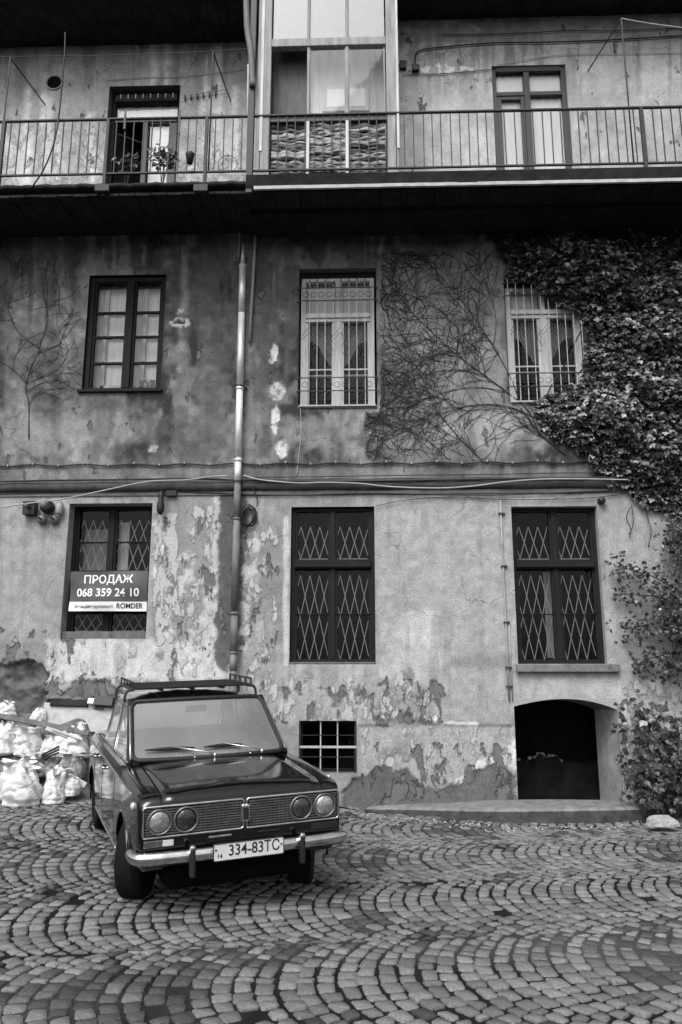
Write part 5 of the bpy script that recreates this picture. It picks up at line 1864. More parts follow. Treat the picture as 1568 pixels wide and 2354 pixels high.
# ================================================================== ROOF RACK
rack = thing('roof_rack', 'dark slatted roof rack clamped on top of the parked car', 'roof rack')
rack.matrix_world = POSE
rx0, rx1 = -.82, .02
for s in (-1, 1):
    y = s * .575
    MB().box(rx0, rx1, y - .014, y + .014, 1.475, 1.50).obj('side_rail', 'iron', rack, .003)
    MB().box(rx0, rx1, y - .010, y + .010, 1.545, 1.562).obj('side_rail', 'iron', rack, .003)
    for k in range(5):
        x = rx0 + .01 + (rx1 - rx0 - .02) * k / 4
        MB().box(x - .008, x + .008, y - .008, y + .008, 1.50, 1.545).obj('upright', 'iron', rack)
    for x in (rx0 + .12, rx1 - .06):
        MB().tube(smooth_poly([(x, s * .56, 1.482), (x, s * .605, 1.478), (x, s * .632, 1.45), (x, s * .640, 1.40), (x, s * .634, 1.352)], 4), .013, 8).obj('leg', 'iron', rack)
for k in range(12):
    x = rx0 + .03 + (rx1 - rx0 - .06) * k / 11
    MB().box(x - .027, x + .027, -.56, .56, 1.484, 1.500).obj('slat', 'dark_wood', rack, .003)
for y in (-.3, 0, .3):
    MB().box(rx0 + .02, rx1 - .02, y - .015, y + .015, 1.465, 1.4835).obj('cross_bar', 'iron', rack)
# ================================================================== KERB PLATFORM, STONES
random.seed(11)
kp = []
top_z = 0.0
front_t = [(775, 1852), (850, 1854), (978, 1856), (1060, 1858), (1144, 1859), (1280, 1858), (1409, 1856), (1508, 1854), (1600, 1853)]
front_b = [(775, 1866), (850, 1873), (978, 1881), (1060, 1887), (1144, 1894), (1280, 1895), (1409, 1892), (1508, 1885), (1600, 1882)]
rows = []
for (a, b), (c, d) in zip(front_t, front_b):
    zb = -.03
    p = onZ(c, d, zb)
    q = onY(a, b, p[1] + .02)
    rows.append((p, q))
R2 = []
Q = smooth_poly([np.concatenate([p, q]) for p, q in rows], 8)
for i, v in enumerate(Q):
    p, q = v[:3], v[3:]
    j = .012 * math.sin(i * 1.9) + .008 * math.sin(i * 4.3)
    R2.append([(p[0], p[1] + j - .01, -.12), (p[0], p[1] + j, p[2] + .03), (q[0], q[1] + j * .5 - .005, q[2] - .035), (q[0], q[1] + .02 + j * .3, q[2] - .006), (q[0], q[1] + .06, q[2]), (q[0], .05, q[2] + .008)])
kerb = MB().grid([r_[2:] for r_ in R2]).obj('kerb', 'concrete', None, fix=False)
struct(kerb)
MB().grid([r_[:3] for r_ in R2]).obj('kerb_face', 'kerb_dark', kerb, fix=False)  # upright face in a darker tone than the top
# end face of the kerb at the left
# pebbles and scraps of plaster at its foot
deb = MB()
for i in range(240):
    px = random.uniform(800, 1450)
    base = np.interp(px, [a for a, b in front_b], [b for a, b in front_b])
    p = onZ(px, base + abs(random.gauss(0, 7)) + 1, 0)
    s = random.choice([.006, .008, .01, .012, .02])
    z = float(ground_h(p[0], p[1]))
    vs = []
    for k in range(6):
        a_ = k * PI / 3
        vs.append((p[0] + s * math.cos(a_) * random.uniform(.7, 1.4), p[1] + s * math.sin(a_) * random.uniform(.6, 1.2), z - .004))
    vs += [(p[0] + s * .3, p[1], z + s * .8), (p[0] - s * .3, p[1] + s * .2, z + s * .7)]
    deb.add(vs, [(0, 1, 6), (1, 2, 6), (2, 3, 7, 6), (3, 4, 7), (4, 5, 7), (5, 0, 6, 7)])
o = deb.obj('gravel', 'pale_stone', None)
tag(o, 'scattered grit and plaster crumbs along the foot of the kerb', 'gravel', kind='stuff')


def rock(name, c, sx, sy, sz, m, seed, label, cat, group=None, flat=.0):
    bm_ = bmesh.new()
    bmesh.ops.create_icosphere(bm_, subdivisions=3, radius=1)
    for v in bm_.verts:
        d = v.co.normalized()
        n_ = float(fbm(d.x * 1.7 + seed * 3.1 + d.z, d.y * 1.7 + d.z * 1.3, seed, 3))
        r_ = .72 + .55 * n_
        v.co = Vector((d.x * sx * r_, d.y * sy * r_, max(-flat, d.z) * sz * r_))
    me = bpy.data.meshes.new(name); bm_.to_mesh(me); bm_.free()
    me.polygons.foreach_set('use_smooth', [False] * len(me.polygons))
    o = link(name, me, m); o.location = c
    return tag(o, label, cat, group)


p = onZ(1527, 1908, -.01)
rock('rubble_stone', (p[0], p[1], .04), .20, .12, .12, 'pale_stone', 5, 'pale broken lump of rubble lying on the setts at the right', 'stone')

# ================================================================== BANNER IN THE LEFT WINDOW
ban = thing('sale_banner', 'dark sale banner with white lettering stretched across the left window', 'banner')
YS = .02
c4 = [onY(163, 1314, YS), onY(341, 1312, YS), onY(336, 1405, YS), onY(158, 1405, YS)]


def bpt(u, v, off=0.0):
    """u 0..1 across, v 0..1 down"""
    t = c4[0] * (1 - u) + c4[1] * u; b = c4[3] * (1 - u) + c4[2] * u
    p = t * (1 - v) + b * v
    wv = .012 * math.sin(u * 5 + v * 3) * math.sin(v * PI) + .008 * math.sin(u * 9 - v * 7) + .01 * math.sin((u + v) * 4)
    return Vector((p[0], p[1] + wv - off, p[2]))


def bgrid(v0, v1, off=0.0):
    return [[bpt(u, v, off) for v in np.linspace(v0, v1, 14)] for u in np.linspace(0, 1, 40)]


MB().grid(bgrid(0, .765)).obj('banner_cloth', 'banner_dark', ban, fix=False)
MB().grid(bgrid(.765, 1)).obj('banner_strip', 'banner_white', ban, fix=False)
BW = np.linalg.norm(c4[1] - c4[0]); BH = np.linalg.norm(c4[3] - c4[0])


def btext(s, size, u, v, m, bold=0.0, xs=1.0):
    me = text_mesh(s, size, Matrix.Identity(4), bold=bold, xscale=xs)
    for vtx in me.vertices:
        q = bpt(u + vtx.co.x / BW, v - vtx.co.y / BH, .004)
        vtx.co = q
    link('lettering', me, m, ban, fix=False)


btext('ПРОДАЖ', .155, .49, .215, 'ink_white', .003)
btext('068 359 24 10', .155, .495, .545, 'ink_white', .0025, .985)
btext('Агенція', .058, .165, .89, 'ink_black', .001, 1.0)
btext('Нерухомості', .058, .415, .89, 'ink_black', .001, .95)
btext('ROMDER', .098, .78, .875, 'ink_black', .0025, .92)
for u in (.005, .995):
    for v in (.02, .98):
        a_ = bpt(u, v)
        x_ = OP['A'][0] if u < .5 else OP['A'][1]
        MB().tube([a_, (x_ + (.004 if u < .5 else -.004), a_.y + .02, a_.z + .01)], .003, 4).obj('tie', 'black_cable', ban)

# ================================================================== FITTINGS ON THE WALL
def fit(name, label, cat):
    return thing(name, label, cat)


def wbox(x0, x1, y0, y1, d, m, parent, name, bevel=.008, back=0.0):
    a_, b_ = onY(x0, y1, -d), onY(x1, y0, -d)
    return MB().box(a_[0], b_[0], -d, back, a_[2], b_[2]).obj(name, m, parent, bevel)


def disc(px, py, r, d, m, parent, name, y0=0.0, prof=None):
    p = onY(px, py, -d)
    M_ = Matrix.Translation((p[0], y0, p[2])) @ Matrix.Rotation(PI / 2, 4, 'X')
    return MB().lathe(prof or [(r, 0), (r, d * .8), (r * .85, d), (0, d)], 20, M_).obj(name, m, parent)


t_ = fit('junction_box', 'square dark junction box at the left end of the bell cluster', 'junction box')
wbox(50, 81, 1151, 1182, .12, 'black_plastic', t_, 'case'); disc(65, 1164, .03, .14, 'grey_plastic', t_, 'knockout', -.1)
t_ = fit('bell_horn', 'dark round horn beside the junction box on the left wall', 'horn')
disc(105, 1163, .095, .11, 'black_plastic', t_, 'body'); disc(104, 1162, .055, .16, 'grey_plastic', t_, 'cup', -.1)
for px, lab in ((93, 'left of the two small alarm bells under the horn'), (121, 'right of the two small alarm bells under the horn')):
    t_ = fit('alarm_bell', lab, 'bell')
    disc(px, 1193, .062, .1, 'grey_plastic', t_, 'gong', 0, [(.05, 0), (.068, .04), (.066, .07), (.045, .095), (0, .105)])
    disc(px, 1192, .012, .12, 'iron', t_, 'stud', -.1)
    MB().bar((onY(px, 1193, 0)[0], -.05, onY(px, 1175, 0)[2]), (onY(px, 1193, 0)[0], -.05, onY(px, 1193, 0)[2]), .02, .02).obj('stem', 'iron', t_)
t_ = fit('light_fitting', 'pale upright fitting at the right end of the bell cluster', 'fitting')
p = onY(136, 1166, -.08)
MB().lathe([(.03, -.10), (.05, -.09), (.05, .06), (.03, .09), (0, .1)], 16, Matrix.Translation((p[0], -.07, p[2]))).obj('tube', 'board_grey', t_)
MB().box(p[0] - .02, p[0] + .02, -.04, .0, p[2] - .03, p[2] + .03).obj('mount', 'iron', t_)
t_ = fit('wall_lamp', 'dark old wall lamp hanging right of the banner window', 'lamp')
p = onY(371, 1130, -.12)
MB().bar((p[0], .0, p[2]), (p[0], -.14, p[2] - .01), .05, .03, up=(0, 0, 1)).obj('arm', 'iron', t_)
MB().lathe([(.03, .0), (.04, -.06), (.035, -.12), (.055, -.2), (.05, -.28), (.03, -.33), (0, -.34)], 14, Matrix.Translation((p[0], -.12, p[2]))).obj('lamp_body', 'black_plastic', t_)
MB().box(p[0] + .05, p[0] + .2, -.06, .0, p[2] - .05, p[2] + .03).obj('box', 'black_plastic', t_, .008)
t_ = fit('cable_coil', 'coil of black cable hung right of the downpipe', 'coil')
p = onY(573, 1186, -.05)
for k in range(6):
    r_ = .11 + .012 * math.sin(k * 2.1)
    MB().tube([(p[0] + .02 * math.sin(k) + r_ * .75 * math.cos(a), -.03 - .012 * k, p[2] + .02 * math.cos(k * 1.7) + r_ * 1.2 * math.sin(a)) for a in np.linspace(0, 2 * PI, 25)[:-1]], .008, 5, closed=True).obj('turn', 'black_cable', t_)
MB().tube(smooth_poly([onY(566, 1100, -.06), onY(580, 1120, -.06), onY(592, 1150, -.06), onY(590, 1165, -.06)], 5), .008, 5).obj('turn', 'black_cable', t_)
MB().bar((p[0], .0, p[2] + .1), (p[0], -.12, p[2] + .11), .015, .015, up=(0, 0, 1)).obj('hook', 'iron', t_)
# round vent hole
t_ = part('vent', house, 'round vent hole')
p = onY(125, 190, 0)
M_ = Matrix.Translation((p[0], 0, p[2])) @ Matrix.Rotation(PI / 2, 4, 'X')
MB().lathe([(.115, -.012), (.14, .004), (.145, .016), (.128, .02), (.118, .012), (.112, -.01)], 28, M_).obj('rim', 'plaster_plain', t_)
MB().lathe([(.0, .006), (.1165, .006)], 28, M_).obj('hole', 'room_dark', t_, fix=False)
# small wall box and hooks on the right of the booth
t_ = fit('junction_box', 'small dark junction box on the wall right of the booth', 'junction box')
wbox(947, 964, 146, 160, .07, 'black_plastic', t_, 'case')
t_ = fit('junction_box', 'tiny dark knob box close to the booth corner post', 'junction box')
wbox(919, 934, 138, 156, .06, 'black_plastic', t_, 'case')
t_ = fit('lamp_holder', 'dark round holder at the top right of the arch window', 'fitting')
disc(1385, 1149, .05, .09, 'black_plastic', t_, 'case')

# ================================================================== RUBBISH HEAP AND SACKS
xh0, xh1 = onY(-230, 1700, -.4)[0], onY(262, 1700, -.4)[0]


def heap_h(x, y):
    g = float(ground_h(x, y))
    t = max(0, min(1, (y + 1.0) / .95))
    e = float(sstep(xh1, xh1 - .5, x))
    h = (.05 + .98 * t ** 1.1) * e
    return g + h * (0.85 + .3 * float(fbm(x * 2.2 + 3, y * 2.2, 41, 3))) - .02


rows = []
for i in range(50):
    x = xh0 + (xh1 - xh0) * i / 49
    rows.append([(x, y, heap_h(x, y)) for y in np.linspace(-1.08, .06, 24)])
hp = MB().grid(rows, smooth=False).obj('rubble_heap', 'rubble', None, fix=False)
tag(hp, 'low heap of dark rubble against the wall under the rubbish sacks', 'heap', kind='stuff')


def sack(label, px, py, wpx, hpx, Y, m='sack_white', seed=1, neck=.4, lean=0.0, tilt=0.0, name='rubbish_sack', sink=.03):
    b = onY(px, py, Y)
    wpx *= 1.0
    sc = (onY(px + 50, py, Y)[0] - onY(px - 50, py, Y)[0]) / 100
    Wd, Hh = wpx * sc, hpx * sc
    nS, nR = 60, 44
    lean = lean or random.uniform(-.18, .18)
    Wd *= 1.15
    A_, V_ = np.meshgrid(np.linspace(0, 2 * PI, nS, endpoint=False), np.linspace(0, 1, nR), indexing='ij')
    pr = np.interp(V_, [0, .03, .1, .25, .5, .72, .86, .92, 1.0], [.0, .62, .9, 1.0, .98, .88, .5 + .45 * neck, neck, neck * 1.3])
    cx_, sx_ = np.cos(A_), np.sin(A_)
    n1 = fbm(cx_ * 1.1 + seed * 7.7, sx_ * 1.1 + V_ * 1.7 + seed, seed, 3) - .5
    n2 = fbm(cx_ * 1.5 + sx_ * 1.2 + seed * 3.3 + V_ * 1.5, V_ * 3.2 + sx_ * 1.9 - cx_ * .8, seed + 5, 2)
    n4 = fbm(cx_ * 3.1 - sx_ * 2.4 + seed, V_ * 6 + cx_ * 2.2 + sx_ * 2.5, seed + 6, 2)
    n3 = vnoise(cx_ * 6 + 9, sx_ * 6 + V_ * 8, seed + 9)
    ridge = (1 - np.abs(2 * n2 - 1)) ** 3
    rid2 = (1 - np.abs(2 * n4 - 1)) ** 3
    f = 1 + .75 * n1 - (.17 * ridge + .10 * rid2) * sstep(.0, .2, V_) + .07 * (n3 - .5)
    f = np.where(V_ > .8, f * (1 + .4 * np.sin(A_ * 6 + seed + 3 * np.sin(A_)) * (V_ - .8) / .2), f)
    r_ = Wd / 2 * pr * f
    z = Hh * np.where(V_ < .92, V_, .92 + (V_ - .92) * .9) + .22 * Hh * n1 * V_ + np.where(V_ > .82, .08 * Hh * np.sin(A_ * 3 + seed * 2), 0)
    z = np.maximum(0, z)
    rows = [[Vector((r_[i, j] * cx_[i, j] + lean * z[i, j], r_[i, j] * sx_[i, j] * .85, z[i, j])) for j in range(nR)] for i in range(nS)]
    mb = MB().grid(rows, closed_u=True)
    me = mb.mesh(name)
    o = link(name, me, m)
    o.location = (b[0], Y, b[2] - sink)
    o.rotation_euler = (0, tilt, random.uniform(-.4, .4))
    tag(o, label, 'sack', 'rubbish sacks heaped by the wall')
    return o


def ygr(px, py):
    z = .2
    for _ in range(6):
        p = onZ(px, py, z); z = float(ground_h(p[0], p[1]))
    return p[1]


sack('largest white sack standing at the front of the heap', 50, 1852, 94, 98, ygr(50, 1850), seed=3, neck=.62)
sack('narrow white sack standing next to the largest one', 122, 1846, 60, 78, ygr(122, 1846), seed=8, neck=.75)
sack('small white sack lying behind the narrow one near the car', 158, 1826, 44, 44, -.98, seed=12, neck=.5)
sack('white sack cut by the left picture edge', -14, 1846, 66, 70, -.95, seed=15, neck=.5)
sack('pale full sack high at the left edge of the heap', 4, 1732, 62, 74, -.55, seed=21, neck=.3)
sack('pale flattened sack on the heap beneath the long plank', 58, 1735, 66, 66, -.55, seed=25, neck=.9)
sack('white sack with a tied top beside the car door', 164, 1742, 78, 70, -.55, seed=29, neck=.2)
sack('crumpled white sack lying on top of the largest one', 70, 1766, 62, 38, -.78, seed=33, neck=.8, lean=.2)
sack('slack grey bag in the middle of the heap', 106, 1782, 60, 46, -.75, 'sack_grey', seed=37, neck=.9)
sack('translucent crumpled bag close to the car door', 160, 1788, 56, 56, -.78, 'sack_grey', seed=41, neck=.7)
sack('pale sack up against the bare masonry', 8, 1648, 52, 38, -.18, seed=45, neck=.5)
sack('small pale sack sticking up behind the plank', 88, 1664, 32, 40, -.2, seed=49, neck=.3)
sack('white sack sunk between the plank and the tied sack', 118, 1740, 50, 50, -.6, seed=53, neck=.6)
# tuft of the tied sack
o = sack('twisted white sack end poking up by the car', 187, 1686, 20, 30, -.55, seed=57, neck=.8)


def slab(name, label, cat, P0, P1, wid, th, m, up=(0, -1, .4)):
    mb = MB().bar(P0, P1, wid, th, up=up)
    o = mb.obj(name, m, None, .004)
    return tag(o, label, cat)


slab('plank', 'long dark plank slanting across the rubbish heap', 'plank', onY(-40, 1638, -.62), onY(205, 1686, -.58), .065, .035, 'brown_wood')
a_ = onY(96, 1646, -.14); b_ = onY(262, 1653, -.14)
slab('fibre_board', 'pale grey board leaning on the wall behind the car', 'board', a_, b_, .36, .02, 'board_grey', up=(0, -1, .25))
slab('beam', 'short charred beam lying on top of the pale board', 'beam', onY(118, 1617, -.1), onY(204, 1619, -.1), .085, .09, 'soot_board')
slab('crate', 'dark box on the pale board right behind the car', 'box', onY(219, 1613, -.12), onY(262, 1616, -.12), .13, .14, 'black_plastic')
slab('white_scrap', 'small white scrap on the charred beam', 'scrap', onY(202, 1611, -.155), onY(216, 1612, -.155), .075, .02, 'banner_white')
for px_, py_, s_, sd_ in ((122, 1606, .10, 3), (150, 1607, .08, 4), (180, 1609, .07, 6), (232, 1632, .1, 7)):
    p = onY(px_, py_, -.06)
    rock('masonry_lump', p, s_ * 1.4, .07, s_ * .7, 'rubble', sd_, {122: 'largest dark masonry lump above the charred beam', 150: 'middle dark masonry lump above the charred beam', 180: 'small dark masonry lump beside the white scrap', 232: 'dark masonry lump under the box behind the car'}[px_], 'masonry lump', 'masonry lumps behind the car')
slab('plaster_slab', 'pale strip of plaster wedged under the long plank', 'slab', onY(106, 1674, -.66), onY(180, 1700, -.66), .05, .02, 'white_rim')
for k in range(3):
    slab('metal_tube', ['top', 'middle', 'lowest'][k] + ' of three dark metal lengths stuck in the heap', 'tube', onY(96, 1736 + k * 5, -.86), onY(136, 1716 + k * 7, -.9), .022, .022, 'black_plastic')
slab('broken_board', 'bright broken board leaning against the sacks by the car', 'board', onY(154, 1781, -.96), onY(197, 1806, -.94), .07, .02, 'white_rim')
slab('broken_board', 'thin pale lath under the tied sack', 'board', onY(120, 1676, -.68), onY(190, 1700, -.68), .03, .015, 'white_rim')

# ================================================================== BARE VINES ON THE WALL
random.seed(21)


def vine_path(p0, ang, length, curl, wob, step=9):
    x, y = p0; P = [(x, y)]
    a_ = ang
    n = int(length / step)
    ph = random.uniform(0, 6)
    for i in range(n):
        a_ += curl * step + wob * math.sin(i * .45 + ph) * .16 + random.gauss(0, .05)
        x += step * math.cos(a_); y -= step * math.sin(a_)
        P.append((x, y))
    return P


OPX = [(668, 872, 600, 945), (1150, 1352, 630, 935), (190, 395, 620, 905)]


def clip_path(P, lo=560, hi=1060, xlo=-40, xhi=1420):
    out = []
    for x, y in P:
        if not (lo < y < hi and xlo < x < xhi):
            break
        if any(a < x < b and c < y < d for a, b, c, d in OPX):
            break
        out.append((x, y))
    return out


def to_wall(P, Y=-.012):
    return [onY(x, y, Y - .006 * math.sin(i * .9)) for i, (x, y) in enumerate(P)]


def vine(label, mains, nb, n2, spread, lo, hi, xlo, xhi):
    t_ = thing('bare_vine', label, 'vine')
    tw = MB()
    for pts, r_ in mains:
        P = smooth_poly([np.array([x, y, 0.]) for x, y in pts], 8)
        P2 = [(p[0], p[1]) for p in P]
        W_ = to_wall(P2)
        MB().tube(W_, [r_ * (1 - .75 * i / len(W_)) for i in range(len(W_))], 5).obj('stem', 'vine_bark', t_)
        for _ in range(int(nb * len(P2) / 40)):
            i = random.randrange(2, len(P2) - 1)
            d = math.atan2(-(P2[i + 1][1] - P2[i - 1][1]), P2[i + 1][0] - P2[i - 1][0])
            sgn = random.choice((-1, 1))
            br_ = clip_path(vine_path(P2[i], d + sgn * random.uniform(.35, .9), random.uniform(60, spread), random.choice((-1, -1, 1)) * sgn * random.uniform(.0, .010), 1), lo, hi, xlo, xhi)
            if len(br_) < 4:
                continue
            tw.tube(to_wall(br_, -.01), [r_ * .48 * (1 - .6 * k / len(br_)) for k in range(len(br_))], 4, caps=False)
            for _ in range(n2):
                k = random.randrange(1, len(br_) - 1)
                d2 = math.atan2(-(br_[k + 1][1] - br_[k - 1][1]), br_[k + 1][0] - br_[k - 1][0])
                s2 = random.choice((-1, 1))
                b2 = clip_path(vine_path(br_[k], d2 + s2 * random.uniform(.4, 1.0), random.uniform(30, 120), random.choice((-1, 1)) * random.uniform(0, .016), 1, 7), lo, hi, xlo, xhi)
                if len(b2) > 2:
                    tw.tube(to_wall(b2, -.008), [max(.003, r_ * .28)] * len(b2), 3, caps=False)
    o = tw.obj('twigs', 'vine_bark', t_, fix=False)
    o['kind'] = 'stuff'
    return t_


vine('bare creeper spreading like a fan between the two barred windows',
     [([(1300, 1045), (1245, 1000), (1215, 945), (1170, 905), (1110, 860), (1050, 815), (990, 760), (935, 705), (890, 640)], .011),
      ([(1195, 925), (1170, 860), (1130, 790), (1090, 730), (1040, 665), (990, 610), (960, 580)], .008),
      ([(1230, 960), (1170, 935), (1100, 930), (1030, 945), (960, 975), (890, 1010), (845, 1050)], .008),
      ([(1160, 900), (1090, 890), (1010, 905), (940, 935), (880, 960), (830, 990)], .006),
      ([(1120, 865), (1050, 850), (980, 860), (920, 890), (885, 925)], .006),
      ([(1060, 820), (1000, 815), (940, 835), (890, 870)], .006),
      ([(1000, 770), (960, 790), (910, 810), (880, 850)], .005),
      ([(1110, 1060), (1060, 1010), (1010, 950), (975, 880), (940, 800), (915, 720), (895, 620)], .007),
      ([(1030, 1055), (980, 1010), (920, 985), (880, 965), (872, 940)], .006),
      ([(1135, 790), (1140, 730), (1120, 660), (1100, 600)], .005),
      ([(950, 720), (960, 660), (950, 600)], .005), ([(900, 760), (885, 700), (880, 640)], .005)], 16, 5, 230, 575, 1060, 836, 1400)
vine('bare creeper climbing the plaster left of the dark window',
     [([(66, 1010), (66, 930), (60, 880), (90, 800), (110, 730), (100, 660), (110, 600)], .008),
      ([(60, 880), (30, 850), (0, 830), (-30, 820)], .006), ([(62, 880), (110, 860), (140, 840), (155, 800), (130, 740), (150, 690)], .005),
      ([(88, 800), (40, 760), (20, 710), (30, 650), (60, 620)], .005), ([(60, 900), (110, 875), (150, 880), (170, 900)], .005), ([(5, 1000), (-10, 940), (-20, 900)], .005)], 5, 3, 150, 590, 1040, -40, 188)

# ================================================================== LEAVES
LEAF_V = [(0, 0, 0), (.38, .18, .05), (.52, .50, .0), (.30, .62, .06), (.0, 1.0, -.08), (-.30, .62, .06), (-.52, .50, .0), (-.38, .18, .05), (0, .5, -.04)]
LEAF_F = [(0, 1, 8), (1, 2, 8), (2, 3, 8), (3, 4, 8), (4, 5, 8), (5, 6, 8), (6, 7, 8), (7, 0, 8)]
LV = np.array(LEAF_V)


def leaf_xf(c, size, nrm, roll):
    n_ = Vector(nrm).normalized()
    down = Vector((math.sin(roll), 0, -math.cos(roll)))
    y_ = (down - n_ * down.dot(n_)).normalized(); x_ = y_.cross(n_)
    M_ = Matrix((x_, y_, n_)).transposed().to_4x4()
    return Matrix.Translation(c) @ M_ @ Matrix.Scale(size, 4)


TONES = [.010, .018, .03, .055, .14, .30]
leaf_me = {}


def leaf_mesh(k):
    if k not in leaf_me:
        me = bpy.data.meshes.new('leaf'); me.from_pydata(LEAF_V, [], LEAF_F)
        set_attr(me, 'tone', [TONES[k]] * 9)
        me.materials.append(MAT['leaf'])
        leaf_me[k] = me
    return leaf_me[k]


def plant_leaves(parent, items, nsingle, stuffname='foliage'):
    """items: (matrix, tone index); the largest ones in the picture as objects of their own"""
    sc = []
    for M_, k in items:
        p = M_.translation
        px, py = proj([p.x, p.y, p.z])
        vis = 0 < px < 1568 and 0 < py < 2354
        nn = (M_.to_3x3() @ Vector((0, 0, 1))).normalized()
        sc.append((M_.to_scale()[0] * max(.05, -nn.y) * (1.5 - p.y * .6)) if vis else 0)
    order = sorted(range(len(items)), key=lambda i: -sc[i])
    single = set(order[:nsingle])
    vs, fs, tn = [], [], []
    for i, (M_, k) in enumerate(items):
        if i in single:
            o = bpy.data.objects.new('leaf', leaf_mesh(k)); COL.objects.link(o); o.parent = parent; o.matrix_local = M_
        else:
            A = np.array(M_)
            b_ = len(vs) * 9
            vs.append(LV @ A[:3, :3].T + A[:3, 3]); fs += [tuple(q + b_ for q in f) for f in LEAF_F]; tn += [TONES[k]] * 9
    if vs:
        me = bpy.data.meshes.new(stuffname); me.from_pydata(np.vstack(vs).tolist(), [], fs)
        set_attr(me, 'tone', tn)
        o = link(stuffname, me, 'leaf', parent, fix=False)
        o['kind'] = 'stuff'


def in_poly(x, y, P):
    c = False
    for i in range(len(P)):
        x1, y1 = P[i]; x2, y2 = P[i - 1]
        if (y1 > y) != (y2 > y) and x < (x2 - x1) * (y - y1) / (y2 - y1) + x1:
            c = not c
    return c


def edge_d(x, y, P):
    m_ = 1e9
    for i in range(len(P)):
        x1, y1 = P[i - 1]; x2, y2 = P[i]
        t = max(0, min(1, ((x - x1) * (x2 - x1) + (y - y1) * (y2 - y1)) / ((x2 - x1) ** 2 + (y2 - y1) ** 2)))
        m_ = min(m_, math.hypot(x - x1 - t * (x2 - x1), y - y1 - t * (y2 - y1)))
    return m_


ivy = thing('ivy', 'thick dark ivy covering the upper right of the wall and half a window', 'ivy')
IVY = [(1120, 545), (1150, 590), (1180, 640), (1225, 652), (1250, 680), (1292, 695), (1335, 730), (1352, 790), (1350, 868), (1290, 895), (1232, 925), (1232, 960), (1262, 1000), (1335, 1040), (1390, 1090), (1430, 1130), (1490, 1165), (1560, 1190), (1680, 1215), (1680, 528), (1100, 528)]
items = []
random.seed(5)
tries = 0
while len(items) < 10500 and tries < 60000:
    tries += 1
    x, y = random.uniform(1090, 1680), random.uniform(528, 1215)
    wx = x + 26 * (float(vnoise(x / 22, y / 22, 3)) - .5); wy = y + 26 * (float(vnoise(x / 22 + 9, y / 22, 4)) - .5)
    if not in_poly(wx, wy, IVY):
        continue
    d = edge_d(x, y, IVY) if x < 1640 else 100
    th_ = .05 + .38 * min(1, d / 130) * (.4 + .9 * float(fbm(x / 55, y / 55, 71, 2)))
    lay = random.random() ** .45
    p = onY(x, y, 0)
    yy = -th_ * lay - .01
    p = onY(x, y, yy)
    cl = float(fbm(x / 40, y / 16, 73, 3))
    k = (random.choices(range(6), (4, 6, 6, 6, 12, 10))[0] if cl > .57 else random.choices(range(6), (16, 22, 22, 12, 4, 1))[0]) if lay > .5 else random.choice((0, 0, 1, 1, 2))  # pale leaves imitate gloss highlights in outer clumps, inner layer coloured dark
    nr = (random.gauss(-.1, .45), -1, random.gauss(.55, .4))
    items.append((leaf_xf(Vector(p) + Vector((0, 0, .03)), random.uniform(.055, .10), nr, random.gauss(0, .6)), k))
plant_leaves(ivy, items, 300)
stm = MB()
for a_, b_ in (((1250, 1000), (1420, 700)), ((1330, 1040), (1500, 600)), ((1400, 1090), (1560, 700)), ((1240, 950), (1400, 640)), ((1480, 1160), (1540, 560))):
    stm.tube(smooth_poly([onY(a_[0] + (b_[0] - a_[0]) * k / 5 + random.uniform(-14, 14), a_[1] + (b_[1] - a_[1]) * k / 5, -.02) for k in range(6)], 4), .012, 5)
stm.obj('stems', 'vine_bark', ivy)
for pts in ([(1450, 1165), (1440, 1190), (1450, 1215), (1447, 1235)], [(1452, 1160), (1456, 1200), (1450, 1222), (1445, 1228)], [(1485, 1160), (1490, 1195), (1497, 1220), (1490, 1258)]):
    MB().tube(smooth_poly([onY(x, y, -.05) for x, y in pts], 5), .006, 4).obj('tendril', 'vine_bark', ivy)


def shrub(name, label, cat, root, branches, size, per, Y0, nsingle, tones=(2, 3, 5, 4, 2, 1), spread=11):
    t_ = thing(name, label, cat)
    items = []
    for bi, (pts, dens) in enumerate(branches):
        P = smooth_poly([np.array(onY(p[0], p[1], p[2] if len(p) > 2 else Y0)) for p in pts], 8)
        MB().tube(P, [.010 * (1 - .7 * i / len(P)) + .002 for i in range(len(P))], 5).obj('branch', 'vine_bark', t_)
        for i, p in enumerate(P):
            if i < len(P) * .12:
                continue
            for _ in range(per if random.random() < dens else 1):
                s_ = spread * .006
                c = Vector(p) + Vector((random.gauss(0, s_), random.gauss(0, s_), random.gauss(0, s_)))
                k = random.choices(range(6), tones)[0]
                items.append((leaf_xf(c, size * random.uniform(.6, 1.25), (random.gauss(-.2, .6), -1, random.gauss(.6, .5)), random.gauss(0, .8)), k))
    plant_leaves(t_, items, nsingle)
    return t_


